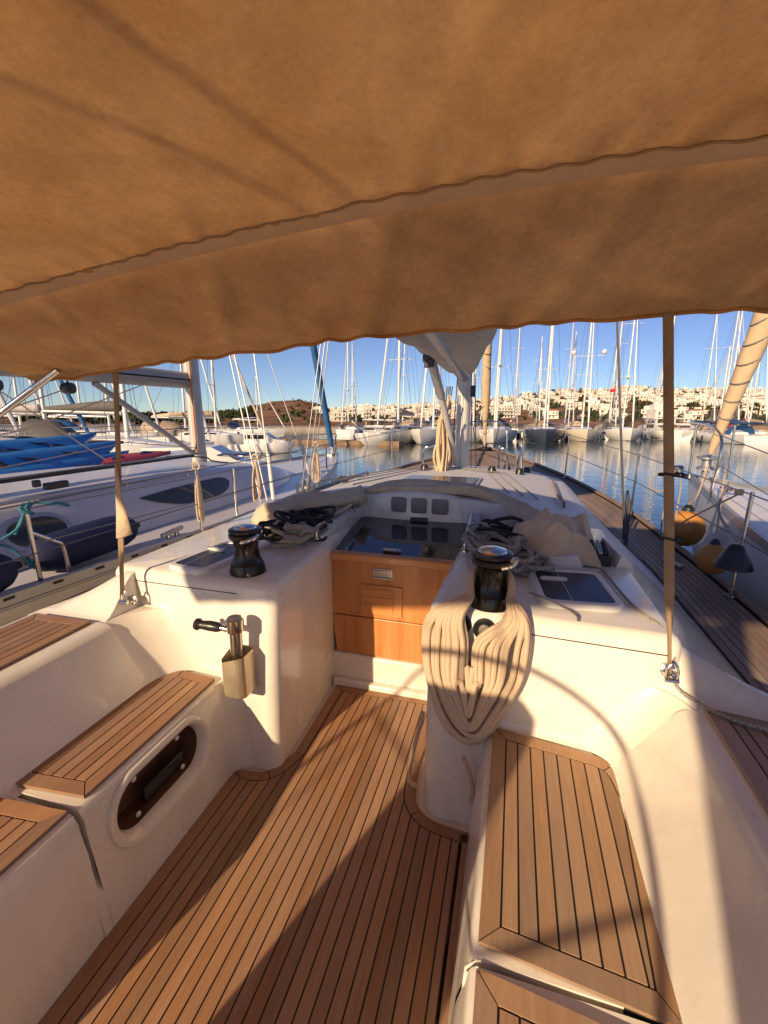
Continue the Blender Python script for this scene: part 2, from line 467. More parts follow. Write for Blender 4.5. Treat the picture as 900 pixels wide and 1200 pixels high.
# land: a shore 100 m off rising to the ridge seen over the masts
RIDGE = [(-400,484),(-60,480),(40,479),(75,481),(110,489),(150,487),(230,487),(262,483),(285,480),(300,476),(318,470),(350,468),(372,472),(386,479),(405,478),(430,477),(480,475),(515,473),(560,469),(600,465),(625,461),(650,457),(690,456),(735,454),(770,456),(810,457),(860,457),(900,459),(1000,460),(1300,466)]
def bearing_px(az):
    # photo column for a compass bearing at the horizon
    d = TR.inverted() @ Vector((math.sin(az), math.cos(az), 0))
    z = d.dot(fw)
    if z < .1: return -400 if d.dot(rt) < 0 else 1300
    return 450 + F_PX * d.dot(rt) / z
def hill_dist(px): return 560 if 285 < px < 390 else 900
def ridge_h(az):
    px = bearing_px(az); y = interp(RIDGE, px)
    p = watd(min(max(px, -60), 960), y, 900)
    return max(4, p.z - WZ)
RH = {}
def land_z(az, r):
    k = round(az*400)/400
    if k not in RH: RH[k] = ridge_h(k)
    h = RH[k]
    t = min(1, max(0, (r-148)/(900-148)))
    prof = t*(0.55+.45*t) if t < 1 else 1
    nn = noise.noise(Vector((math.sin(az)*r*.012, math.cos(az)*r*.012, 3)))*5*t*(1-t)*2 + noise.noise(Vector((math.sin(az)*r*.04, math.cos(az)*r*.04, 9)))*1.6*(t*(1-t)*3)
    z = WZ + .75 + (h-.75)*prof + nn
    if r > 900: z -= (r-900)*.06
    return z
lm = bpy.data.materials.new('hillside_scrub'); lm.use_nodes = True
n = lm.node_tree; b = n.nodes['Principled BSDF']; b.inputs['Roughness'].default_value = .95; b.inputs['Specular IOR Level'].default_value = .1
tc = n.nodes.new('ShaderNodeTexCoord'); n1 = n.nodes.new('ShaderNodeTexNoise'); n1.inputs['Scale'].default_value = .03; n1.inputs['Detail'].default_value = 9; n1.inputs['Roughness'].default_value = .7
n.links.new(tc.outputs['Object'], n1.inputs[0])
r = n.nodes.new('ShaderNodeValToRGB'); r.color_ramp.elements[0].position = .40; r.color_ramp.elements[1].position = .60
r.color_ramp.elements[0].color = (.05, .05, .026, 1); r.color_ramp.elements[1].color = (.36, .17, .085, 1)
e_ = r.color_ramp.elements.new(.48); e_.color = (.20, .11, .055, 1)
n.links.new(n1.outputs[0], r.inputs[0]); n.links.new(r.outputs[0], b.inputs['Base Color'])
q = MB(); rs_ = [142, 146, 150, 156, 162, 172, 200, 240, 290, 350, 420, 500, 580, 660, 740, 820, 880, 920, 1000, 1200, 1600]
azs = [math.radians(-75+i*.55) for i in range(260)]
q.add([(math.sin(a_)*r_, math.cos(a_)*r_, land_z(a_, r_) if r_ > 142 else WZ-1) for r_ in rs_ for a_ in azs],
      [(i*260+k, i*260+k+1, (i+1)*260+k+1, (i+1)*260+k) for i in range(len(rs_)-1) for k in range(259)])
plain('hills', q, lm)

# houses: five shapes of white cube house, shared mesh data
HW = mat('limewashed_wall', (.72, .67, .58), .9, var=.12, scale=.4, objrand=.12)
HWIN = mat('house_window_shade', (.05, .055, .06), .3)
HROOF = mat('terracotta_roof', (.42, .17, .09), .9, var=.2, scale=1)
def house_mesh(w, d, st, tile, seed):
    rnd = random.Random(seed); mb = MB(); fm = []
    def bx(mi, *a_):
        c0 = len(mb.f); mb.box(*a_); fm.extend([mi]*(len(mb.f)-c0))
    h = 3.0*st
    bx(0, -w/2, w/2, -d/2, d/2, -5, h)
    bx(0, -w/2-.15, w/2+.15, -d/2-.15, d/2+.15, h, h+.45)
    if tile:
        c0 = len(mb.f); mb.add([(-w/2-.4,-d/2-.4,h+.45),(w/2+.4,-d/2-.4,h+.45),(w/2+.4,d/2+.4,h+.45),(-w/2-.4,d/2+.4,h+.45),(-w/4,0,h+2),(w/4,0,h+2)], [(0,1,5,4),(1,2,5),(2,3,4,5),(3,0,4)]); fm.extend([2]*4)
    else:
        s_ = rnd.choice((-1,1)); bx(0, s_*w*.2-w*.22, s_*w*.2+w*.22, -d*.1, d*.4, h+.45, h+3)
    for f_ in range(st):
        nx = max(2, int(w/2.6))
        for i in range(nx):
            if rnd.random() < .85:
                cx_ = -w/2+(i+.5)*w/nx; bx(1, cx_-.55, cx_+.55, -d/2-.05, -d/2+.1, f_*3+.7, f_*3+2.3)
        for i in (-1,1):
            bx(1, i*(w/2)-.05, i*(w/2)+.05, -.7, .7, f_*3+.8, f_*3+2.2)
        if f_: bx(0, -w*.4, w*.4, -d/2-1.3, -d/2-.003, f_*3-.15, f_*3+.05); bx(0, -w*.4, w*.4, -d/2-1.3, -d/2-1.2, f_*3+.053, f_*3+.9)
    me = bpy.data.meshes.new('house'); me.from_pydata(mb.v, [], mb.f)
    for m_ in (HW, HWIN, HROOF): me.materials.append(m_)
    for p_, i in zip(me.polygons, fm): p_.material_index = i
    return me
HM = [house_mesh(10,9,2,False,1), house_mesh(14,9,2,False,2), house_mesh(9,8,3,False,3), house_mesh(12,10,1,False,4), house_mesh(11,9,2,True,5), house_mesh(19,10,3,False,6)]
HLAB = ['white flat-roofed two storey house', 'wide white balconied house', 'tall white three storey house', 'low white single storey house', 'white house with terracotta roof', 'long white three storey terrace']
rh = random.Random(21); spots = []
HA = [(380,'under the red hill'),(440,'above the catamaran'),(500,'left of the big mast'),(560,'right behind the big mast'),(610,'above the slate blue yacht'),(670,'above the cream yacht'),(725,'above the yacht with the slot window'),(790,'behind the tan strap'),(850,'above the pale blue yacht'),(910,'behind the furled tan headsail')]
def place_house(az, r, k, s=1.0, px=600):
    o = bpy.data.objects.new('house', HM[k]); COL.objects.link(o)
    o.location = (math.sin(az)*r, math.cos(az)*r, land_z(az, r)); o.rotation_euler.z = -az + rh.uniform(-.5,.5); o.scale = (s,s,s)
    tag(o, HLAB[k]+(' low down ' if r < 400 else (' halfway up ' if r < 650 else ' high up '))+min(HA, key=lambda h: abs(h[0]-px))[1], 'house', 'white houses on the hillside across the harbour')
# dense white town right of the red hill, thinner on its flank
tries = 0
while len(spots) < 292 and tries < 30000:
    tries += 1
    px = rh.uniform(352, 935); d_ = TR @ ray(px, 500); az = math.atan2(d_.x, d_.y)
    r_ = 175 + 715*rh.random()**.55
    if px < 400 and r_ > 620: continue
    if 495 < px < 560 and rh.random() < .3: continue
    x_, y_ = math.sin(az)*r_, math.cos(az)*r_
    mind = 7+r_*.010
    if any((x_-u)**2+(y_-v)**2 < mind**2 for u, v in spots): continue
    spots.append((x_, y_)); place_house(az, r_, rh.choice((0,0,1,2,3,3,4,5,1)), rh.uniform(.5,.78), px)

q = MB(); r3 = random.Random(77); fm3 = []
for i in range(420):
    px = r3.uniform(395, 940); d_ = TR @ ray(px, 500); az = math.atan2(d_.x, d_.y); r_ = 420+480*r3.random()**.8
    c = Vector((math.sin(az)*r_, math.cos(az)*r_, land_z(az, r_))); u = Matrix.Rotation(-az+r3.uniform(-.6,.6), 3, 'Z'); w_, d2, h_ = r3.uniform(3,6.5), r3.uniform(2.5,4), r3.uniform(1.6,3.4)
    n0 = len(q.f); q.obox(c+Vector((0,0,h_-1.5)), u@Vector((w_/2+1,0,0)), u@Vector((0,d2/2+1,0)), (0,0,h_)); fm3 += [0]*(len(q.f)-n0)
    for sx in (-.5,.5):
        n0 = len(q.f); q.obox(c+u@Vector((sx*w_*.6,-d2/2-1.02,0))+Vector((0,0,h_-.4)), u@Vector((.6,0,0)), u@Vector((0,.05,0)), (0,0,.7)); fm3 += [1]*(len(q.f)-n0)
o = q.build('distant_town', [mat('distant_town_wall', (.66,.60,.51), .9, var=.2, scale=.08), HWIN], None, smooth=False, fixn=False); o['kind'] = 'stuff'
for p_, i_ in zip(o.data.polygons, fm3): p_.material_index = i_
# scrub and garden trees on the slopes: one scattered mass of leaf clumps
TREEM = mat('hillside_tree_foliage', (.055, .068, .03), .95, var=.5, scale=.25, spec=.1)
q = MB(); rt_ = random.Random(5)
for i in range(2600):
    px = rt_.uniform(-80, 960); d_ = TR @ ray(px, 500); az = math.atan2(d_.x, d_.y); r_ = 160+740*rt_.random()**.7
    z0 = land_z(az, r_)
    if 270 < px < 405 and rt_.random() < .8: continue
    R_ = rt_.uniform(1.2, 3.4)*(1.0 if px > 285 else 1.2)
    c = Vector((math.sin(az)*r_, math.cos(az)*r_, z0+R_*.5))
    for k in range(5):
        p = c+Vector((rt_.uniform(-1,1), rt_.uniform(-1,1), rt_.uniform(-.4,.9)))*R_*.6; s_ = R_*rt_.uniform(.35,.7)
        vs = [p+Vector((rt_.uniform(-1,1),rt_.uniform(-1,1),rt_.uniform(-1,1))).normalized()*s_ for _ in range(6)]
        q.add(vs, [(0,1,2),(0,2,3),(1,3,4),(2,4,5),(0,4,5),(1,2,5)])
plain('hillside_trees', q, TREEM, kind='stuff', smooth=False, fixn=False)
q = MB()
for i in range(1500):
    px = rt_.uniform(-120, 300); d_ = TR @ ray(px, 500); az = math.atan2(d_.x, d_.y); r_ = 165+735*rt_.random()**.6
    R_ = rt_.uniform(1.6, 4.2); c = Vector((math.sin(az)*r_, math.cos(az)*r_, land_z(az, r_)+R_*.45))
    for k in range(5):
        p = c+Vector((rt_.uniform(-1,1), rt_.uniform(-1,1), rt_.uniform(-.4,.9)))*R_*.7; s_ = R_*rt_.uniform(.35,.75)
        vs = [p+Vector((rt_.uniform(-1,1),rt_.uniform(-1,1),rt_.uniform(-1,1))).normalized()*s_ for _ in range(6)]
        q.add(vs, [(0,1,2),(0,2,3),(1,3,4),(2,4,5),(0,4,5),(1,2,5)])
plain('hillside_wood', q, TREEM, kind='stuff', smooth=False, fixn=False)
# stone quay along the far shore
QUAY = mat('pale_stone_quay', (.40, .34, .27), .9, var=.3, scale=.6)
q = MB(); pts_o = []; 
for (ri, ro, z0, z1) in ((132, 150, WZ-1, WZ+.9),):
    A_ = [math.radians(-74+i*1.5) for i in range(94)]
    q.loft([[(math.sin(t)*ri, math.cos(t)*ri, z0),(math.sin(t)*ri, math.cos(t)*ri, z1),(math.sin(t)*ro, math.cos(t)*ro, z1+.3),(math.sin(t)*ro, math.cos(t)*ro, z0)] for t in A_], True, True, True)
plain('quay', q, QUAY, smooth=False)

# ================================================================== OWN YACHT
CX = -0.6
yacht = root('sailing_yacht', (CX, 4.0, -0.62), 'cream white sailing yacht with teak cockpit that we stand in, seen towards its mast', 'sailing yacht')
GUN = [(-2.6,1.85),(-1,2.03),(0,2.09),(3.1,2.13),(4.1,2.11),(5.8,1.98),(7.5,1.58),(9,1.0),(10,.52),(10.9,.03)]
SHEER = [(-3,.38),(4,.38),(6,.42),(8,.52),(10.9,.70)]
INN = [(-1,1.70),(1.4,1.71),(3.7,1.71),(5.8,1.53),(7.2,1.15),(8.0,.8),(8.6,.3)]
def gun(Y): return max(.02, sinterp(GUN, Y))
def sheer(Y): return sinterp(SHEER, Y)
def inn(Y): return interp(INN, Y)
ys = [-2.6+i*.3 for i in range(46)]
q = MB()
for sg in (-1, 1):
    rings = []
    for Y in ys:
        g = gun(Y); s_ = sheer(Y); k = (Y+2.6)/13.5
        rings.append([(CX+sg*g, Y, s_),(CX+sg*(g*.985+.005), Y, s_-.28),(CX+sg*g*(.93-.25*k*k), Y-.12*k, -.3),(CX+sg*g*(.8-.45*k*k), Y-.3*k, -.66),(CX+sg*g*.3, Y-.5*k, -1.3)])
    q.loft(rings, False)
q.build('hull', GEL, yacht)
# side decks: glass-fibre deck with teak laid on it, separate boards where they read singly
deckq = MB()
for sg in (-1, 1):
    rings = []
    for Y in ys:
        s_ = sheer(Y)-.012
        i_ = inn(Y)-.05 if Y < 8.0 else 0
        i_ = min(i_, gun(Y)-.01)
        rings.append([(CX+sg*max(0,i_), Y, s_-.003),(CX+sg*gun(Y), Y, s_-.003)])
    deckq.loft(rings, False)
deckq.build('side_deck', CAULK, yacht)
W_B = .0448
for sg in (-1, 1):
    part = MB()
    part.tube([(CX+sg*(gun(Y)-.022), Y, sheer(Y)+.018) for Y in ys], .024, 6)
    part.build('toe_rail', TEAKG, yacht)
    k = 0
    for k in range(24):
        o0 = .05+k*W_B; o1 = o0+W_B-.006
        rows = []
        for j in range(70):
            Y = .2+j*.15
            if Y > 10.4: break
            xo = gun(Y)-o0; xi = gun(Y)-o1
            lim = inn(Y)+.006 if Y < 8.3 else .01
            if xo-.008 <= lim: 
                if rows: break
                continue
            rows.append((Y, xo, max(xi, lim)))
        if len(rows) < 2: continue
        z_ = lambda Y: sheer(Y)-.008
        pb = MB(); rr = [[(CX+sg*xo, Y, z_(Y)-.006),(CX+sg*xo, Y, z_(Y)),(CX+sg*xi, Y, z_(Y)),(CX+sg*xi, Y, z_(Y)-.006)] for (Y, xo, xi) in rows]
        pb.loft(rr, True, True, True); pb.build('plank', TEAKG, yacht, smooth=False)

# coachroof: a lofted moulding from the companionway to the foredeck
TOPC = [(1.4,.89),(2.84,1.03),(3.5,1.0),(4.5,.945),(5.6,.875),(6.6,.77),(7.9,.62)]
EDGE = [(1.4,.86),(3,.86),(4,.84),(5.6,.765),(6.6,.69),(7.9,.60)]
def tw(Y): return max(.05, inn(Y)-.60*min(1,max(.15,(8.4-Y)/4.6)))
q = MB(); rings = []
for i in range(36):
    Y = 2.86+i*.144
    if Y > 7.85: break
    t_ = tw(Y); c_ = sinterp(TOPC, Y); e_z = sinterp(EDGE, Y); d_z = sheer(Y)-.02; iy = inn(Y)
    row = []
    for u in [-1+.1*k for k in range(21)]:
        row.append((CX+t_*u, Y, c_-(c_-e_z)*abs(u)**2.6))
    row = [(CX-iy, Y, d_z), (CX-(t_+(iy-t_)*.30), Y, e_z-(e_z-d_z)*.22), (CX-t_-.035, Y, e_z-.02)] + row + [(CX+t_+.035, Y, e_z-.02), (CX+t_+(iy-t_)*.30, Y, e_z-(e_z-d_z)*.22), (CX+iy, Y, d_z)]
    rings.append(row)
q.loft(rings, False, True, True)
q.build('coachroof', NONSKID, yacht, ang=50)
# slanted sides beside the cockpit front, white gelcoat, running back to a sloped end
for sg in (-1, 1):
    q = MB(); rings = []
    hin = 1.18 if sg > 0 else 1.04
    ys0 = 1.40 if sg > 0 else 1.35
    for Y in [ys0-.012+d_y for d_y in (0,.025,.05,.08,.11,.14,.17,.20,.24)]+[1.8, 2.2, 2.6, 2.862]:
        f_ = min(1, max(0, (Y-ys0)/.22)); f_ = f_*f_*(3-2*f_)
        t_ = tw(2.9); iy = inn(Y); e_z = .86; d_z = .362
        A_ = [(hin-.004, .58), (hin+.01, .694), (hin+.10, .699), (hin+.30, .697), (hin+.43, .688), (iy-.02 if sg > 0 else hin+.49, .42), (iy+.005, .2)]
        B_ = [(t_-.09, .58), (t_-.05, e_z), (t_, e_z), (t_+.035, e_z-.02), (t_+(iy-t_)*.3, e_z-(e_z-d_z)*.22), (iy, d_z), (iy+.005, d_z-.2)]
        rings.append([(CX+sg*(p_[0]*(1-f_)+r_[0]*f_), Y, p_[1]*(1-f_)+r_[1]*f_) for p_, r_ in zip(A_, B_)])
    q.loft(rings, False)
    q.build('coachroof_side', GEL, yacht, ang=60)

# cockpit front mouldings, one each side of the companionway
def moulding(plan, z0, z1, lean, parent, name, m, rtop=.035, leany=.06):
    P, _ = fillet_poly(plan)
    if area2(P) < 0: P = P[::-1]
    mb = MB(); rings = []
    for z, ins in [(z0,0),(z0+(z1-z0)*.5,.0),(z1-rtop,0),(z1-rtop*.6,.006),(z1-rtop*.25,.016),(z1,.035)]:
        t = (z-z0)/(z1-z0)
        I_ = inset(P, ins+.0001)
        rings.append([(p.x, p.y+leany*t*max(0, (2.2-p.y)/.7), z) for p in I_])
    mb.loft(rings, True, False, True)
    return mb.build(name, m, parent, ang=45)
moulding([(-.925,1.49,.055),(-.955,2.24,0),(-1.0,2.95,0),(-1.80,2.95,0),(-1.80,1.50,.05)], -.02, .875, 0, yacht, 'cockpit_bulkhead', GEL)
moulding([(-.275,1.455,.10),(-.245,2.24,0),(-.2,2.95,0),(.58,2.95,0),(.58,1.44,.05),(.0,1.475,0)], -.02, .875, 0, yacht, 'cockpit_bulkhead', GEL)

for xs_, sd_ in (([-.01+.06*i for i in range(10)], 1), ([-1.75+.08*i for i in range(9)], -1)):
    q = MB(); yb_ = lambda x: (1.475-.035*x/.58 if sd_ > 0 else 1.493+.007*(-x-1.1)/.7)
    q.tube([(x, yb_(x)+.06*.93*(2.2-yb_(x))/.7-.0005, .818) for x in xs_], .0022, 5); q.build('deck_joint', CAULK, yacht)
# cockpit floor
q = MB(); q.box(-1.24,.02,-1.3,2.30,-.06,-.012); q.box(-1.7,.7,-1.3,.26,-.065,-.013); q.build('cockpit_floor', GEL, yacht, smooth=False)
sole = bpy.data.objects.new('cockpit_sole', None); COL.objects.link(sole); sole.parent = yacht; sole.matrix_parent_inverse = inv_of(yacht)
teak_panel(sole, [(-1.115,-.9,0),(-.055,-.9,0),(-.052,1.425,.01),(-.295,1.445,.13),(-.32,1.72,0.2),(-.30,2.185,0),(-.915,2.17,0),(-.905,1.62,.10),(-.96,1.47,.10),(-1.115,1.45,.03)], -.008, TEAK, x_ref=0)
# bridge step under the washboards and its sill
q = MB(); q.box(-.985,-.215,2.215,2.40,-.02,.185); q.build('companionway_step', GEL, yacht, bevel=.012)
q = MB(); q.box(-.94,-.26,2.172,2.214,-.015,.035); q.build('sill', GEL, yacht, bevel=.01)

# benches
def bench(x0, x1, y0, y1, side, name='bench'):
    # side -1 port (front face towards +x), +1 starboard (front face towards -x)
    P = MB()
    fx = x1 if side < 0 else x0                 # inner, front edge
    ox = x0 if side < 0 else x1
    s_ = -side
    rings = []
    for (dx, z) in [(0.045,-.02),(0.02,.30),(0.0,.385),(-.004,.412),(-.013,.428),(-.03,.433)]:
        rings.append([(fx+s_*dx, y0, z),(fx+s_*dx, y1, z)])
    rings.append([(ox, y0, .433),(ox, y1, .433)])
    P.loft(rings, False)
    P.add([(fx+s_*.03,y0,-.02),(fx+s_*.004,y0,.40),(fx-s_*.02,y0,.433),(ox,y0,.433),(ox,y0,-.02)],[(0,1,2,3,4)])
    P.add([(fx+s_*.03,y1,-.02),(fx+s_*.004,y1,.40),(fx-s_*.02,y1,.433),(ox,y1,.433),(ox,y1,-.02)],[(4,3,2,1,0)])
    return P.build(name, GEL, yacht, ang=50)
bs = bench(-.025, .50, .748, 1.50, 1)
teak_panel(bs, [(-.004,.775,0),(.395,.735,0),(.432,1.26,.0),(.405,1.425,.10),(-.002,1.487,0)], .436, TEAKB, x_ref=-.004+.045)
bs2 = bench(-.025, .50, .25, .735, 1)
teak_panel(bs2, [(-.004,.27,0),(.375,.27,0),(.393,.685,0),(-.004,.725,0)], .436, TEAKB, x_ref=-.004+.045)
# port bench has an oval pocket in its front
bpz = MB()
fx = -1.165
NL = 48
def stad(cy, cz, hl, hh, k):
    t = 2*math.pi*k/NL; r = hh; L_ = hl-hh
    cxs = math.cos(t); szn = math.sin(t)
    return (cy + (L_ if cxs >= 0 else -L_)*(1 if abs(cxs) > 1e-6 else 0) + r*cxs, cz + r*szn)
def rectpt(y0, y1, z0, z1, k):
    t = 2*math.pi*k/NL; c_, s_ = math.cos(t), math.sin(t); m_ = max(abs(c_), abs(s_)); u, v = c_/m_, s_/m_
    return (y0+(y1-y0)*(u+1)/2, z0+(z1-z0)*(v+1)/2)
CY, CZ = 1.10, .285
bx_x = lambda z: -1.165+.05*(1-max(0,z)/.385)
port = bench(-1.62, -1.165, .795, 1.56, -1)
# rebuild the port front face with its cut-out: remove the plain face first
bm = bmesh.new(); bm.from_mesh(port.data)
kill = [f for f in bm.faces if abs(f.normal.x) > .8 and f.calc_center_median().x > -1.25 and f.calc_center_median().z < .36]
bmesh.ops.delete(bm, geom=kill, context='FACES'); bm.to_mesh(port.data); bm.free()
fr = MB()
outer = [rectpt(.795, 1.56, -.02, .385, k) for k in range(NL)]
# keep true corners
ring0 = [(bx_x(max(0,z))*1.0, y, z) for y, z in outer]
hole = [stad(CY, CZ, .225, .112, k) for k in range(NL)]
ring1 = [(bx_x(z), y, z) for y, z in hole]
fr.loft([ring0, ring1])
fr.build('bench_front', GEL, port, smooth=False)
ri = MB()
def stadring(hl, hh, dx): return [(bx_x(z)+dx, y, z) for y, z in [stad(CY, CZ, hl, hh, k) for k in range(NL)]]
ri.loft([stadring(.246,.133,.001), stadring(.243,.130,.010), stadring(.226,.113,.012), stadring(.214,.101,.004), stadring(.206,.093,-.022), stadring(.204,.091,-.03)])
ri.build('pocket_frame', GEL, port, ang=60)
pk = MB(); pk.loft([stadring(.2045,.0915,-.028), stadring(.2045,.0915,-.12)], True, False, True)
pk.build('pocket_lining', mat('brown_pocket_lining', (.14,.062,.034), .6, var=.4, scale=14), port, ang=60)
pk = MB()
for (y, z) in ((1.00,.348),(1.21,.345),(.985,.222),(1.205,.222)):
    pk.lathe([(0.010,0),(.0095,.004),(.005,.007)], (bx_x(z)-.032, y, z), 12, (1,0,0))
pk.build('fastener', mat('white_cap_plastic', (.7,.66,.6), .4), port)
pk = MB(); pk.obox((bx_x(.22)-.06, 1.14, .235), (.008,0,0), (0,.10,0), (0,0,.03)); pk.build('pocket_shelf', BLACK, port, bevel=.004)
teak_panel(port, [(-1.505,.80,0),(-1.192,.83,0),(-1.192,1.462,0),(-1.37,1.475,0),(-1.495,1.40,.03)], .436, TEAK, x_ref=-1.192-.045)
p2 = bench(-1.62, -1.165, .25, .778, -1)
teak_panel(p2, [(-1.505,.27,0),(-1.192,.27,0),(-1.192,.775,0),(-1.505,.748,0)], .436, TEAK, x_ref=-1.192-.045)
# locker joint: dark rebate in the after bench front
q = MB(); q.add([(bx_x(.31)+.0012,.26,.300),(bx_x(.31)+.0012,.772,.300),(bx_x(.31)+.0012,.772,.306),(bx_x(.31)+.0012,.26,.306)],[(0,1,2,3)]); q.build('locker_joint', CAULK, p2, smooth=False)
q = MB(); q.loft([[(bx_x(0),y,-.02),(bx_x(.14),y,.14),(bx_x(.19)-.03,y,.19),(-1.25,y,.19)] for y in (.765,.81)], False); q.build('bench_front', GEL, p2, smooth=False)

# coamings: back rests with teak capping
def coaming(sg, xin, ztop, y1):
    mb = MB(); rings = []
    prof = [(-.235,.428),(-.205,.436),(-.19,.45),(-.175,.48),(-.055,ztop-.045),(-.04,ztop-.018),(-.018,ztop-.003),(0.0,ztop),(.02,ztop+.002),(.40,ztop-.005),(.44,ztop-.02),(.46,ztop-.06),(.48,.33)]
    for Y in [-1.2+i*.15 for i in range(22)]:
        if Y > y1: Y = y1
        rings.append([(xin+sg*dx, Y, z) for dx, z in prof])
        if Y == y1: break
    mb.loft(rings, False, False, True)
    o = mb.build('coaming', GEL, yacht, ang=60)
    return o
cs = coaming(1, .58, .70, 1.402)
teak_panel(cs, [(.602,-1.1,0),(.985,-1.1,0),(.985,1.355,0),(.612,1.405,0)], .704, TEAKG, x_ref=.647)
cp = coaming(-1, -1.64, .70, 1.352)
teak_panel(cp, [(-1.675,-1.1,0),(-2.0,-1.1,0),(-1.99,1.325,0),(-1.69,1.335,0)], .704, TEAK, x_ref=-1.69)
# concave fairings where bench, coaming and bulkhead meet
def fairing(path, n1, n2, r, name='fairing'):
    mb = MB(); rings = []
    n1, n2 = Vector(n1), Vector(n2)
    for p in path:
        p = Vector(p); row = []
        for k in range(7):
            t = math.pi/2*k/6
            row.append(tuple(p+n1*(r*(1-math.sin(t)))+n2*(r*(1-math.cos(t)))))
        rings.append(row)
    mb.loft(rings, False); return mb.build(name, GEL, yacht)
def ybh(x, z, sg):
    y0 = 1.475-.035*x/.58 if sg > 0 else 1.493+.007*(-x-1.1)/.7
    return y0+.06*(z+.02)/.895*(2.2-y0)/.7
fairing([(x,ybh(x,.435,1)+.004,.431) for x in (.0,.15,.3,.46)], (0,-1,0), (0,0,1), .045)
fairing([(x,ybh(x,.435,-1)+.004,.431) for x in (-1.16,-1.3,-1.45,-1.62)], (0,-1,0), (0,0,1), .045)
def concave(xw, sg, side, z0, z1, R):
    mb = MB(); rings = []
    for k in range(9):
        z = z0+(z1-z0)*k/8; x = xw(z); y = ybh(x, z, side); c_ = (x-sg*(R-.004), y-(R-.004))
        rings.append([(c_[0]+sg*R*math.cos(t), c_[1]+R*math.sin(t), z) for t in [math.pi/2*j/10 for j in range(11)]])
    mb.loft(rings, False)
    x = xw(z1); y = ybh(x, z1, side); o_ = len(mb.v)
    mb.add(rings[-1]+[(x+sg*.01, y+.01, z1)], [tuple(range(12))])
    return mb.build('fairing', GEL, yacht, ang=50)
def xco(x0, sg):
    return lambda z: x0+sg*(-.175+(z-.48)/(.655-.48)*.12 if z < .655 else -.055+(z-.655)/.045*.055)
concave(xco(.58,1), 1, 1, .435, .70, .12)
concave(xco(-1.64,-1), -1, -1, .435, .70, .21)
concave(lambda z: bx_x(z), -1, -1, -.02, .43, .10)

# companionway: washboards, slides, hatch
def wtrap(z): return (CX-(.335+.06*(z-.2)/.59), CX+(.335+.06*(z-.2)/.59))
for z0, z1 in ((.187,.425),(.431,.785)):
    a0, b0 = wtrap(z0); a1, b1 = wtrap(z1); q = MB()
    q.add([(a0,2.235,z0),(b0,2.235,z0),(b0,2.26,z0),(a0,2.26,z0),(a1,2.235,z1),(b1,2.235,z1),(b1,2.26,z1),(a1,2.26,z1)],[(0,3,2,1),(4,5,6,7),(0,1,5,4),(1,2,6,5),(2,3,7,6),(3,0,4,7)])
    wb = q.build('washboard', WOOD, yacht, smooth=False, bevel=.003)
q = MB(); q.box(-1.005,-.195,2.215,2.275,.765,.812); q.build('washboard_cap', WOOD2, wb, bevel=.01)
q = MB()
q.box(-.775,-.535,2.226,2.2345,.455,.635); q.build('vent_frame', WOOD2, wb, bevel=.002)
for i in range(3):
    z = .475+i*.047; q = MB(); q.obox((-.668,2.2245,z+.022), (.082,0,0), (0,.003,0), (0,0,.0222)); q.build('slat', WOOD2, wb, smooth=False)
q = MB(); q.box(-.705,-.59,2.228,2.2345,.672,.735); q.box(-.695,-.60,2.222,2.2275,.70,.728); q.tube([(-.70,2.222,.682),(-.595,2.222,.682)], .006, 8)
q.build('pull_handle', STEEL, wb, bevel=.003)
q = MB(); q.box(-.975,-.945,2.229,2.2345,.60,.635); q.build('lock_plate', WOOD2, wb, bevel=.002)
q = MB(); q.add([(-.99,2.276,.795),(-.21,2.276,.795),(-.235,2.86,.868),(-.965,2.86,.868)],[(0,1,2,3)])
q.add([(-.99,2.276,.78),(-.21,2.276,.78),(-.21,2.276,.795),(-.99,2.276,.795)],[(0,1,2,3)])
sh = q.build('sliding_hatch', SMOKE, yacht, smooth=False)
q = MB(); q.obox((-.62,2.33,.812), (.05,0,0), (0,.018,.002), (0,0,.006)); q.tube([(-.66,2.315,.812),(-.66,2.30,.83),(-.58,2.30,.83),(-.58,2.315,.812)], .005, 6); q.build('hatch_handle', STEEL, sh)
for sg in (-1, 1):
    q = MB(); x0 = CX+sg*.395; x1 = CX+sg*.46; x2 = CX+sg*.375; x3 = CX+sg*.43
    q.add([(x0,2.20,.80),(x1,2.20,.80),(x1,2.20,.905),(x0,2.20,.905),(x2,2.88,.86),(x3,2.88,.86),(x3,2.88,.945),(x2,2.88,.945)],[(0,3,2,1),(4,5,6,7),(0,1,5,4),(1,2,6,5),(2,3,7,6),(3,0,4,7)])
    q.build('hatch_slide', GELG if sg > 0 else GEL, yacht, smooth=False, bevel=.006)
    q = MB(); xh = CX+sg*.405; xg = CX+sg*.39
    q.tube(smoothpath([(xh,2.16,.905),(xh,2.165,.945),(xh,2.21,.965),(xg,2.62,.985),(xg,2.68,.98),(xg,2.69,.94)],5), .011, 8)
    q.lathe([(.022,0),(.022,.006),(.012,.008)], (xh,2.16,.902), 12); q.lathe([(.022,0),(.022,.006),(.012,.008)], (xg,2.69,.935), 12)
    q.build('handrail', STEEL, yacht)
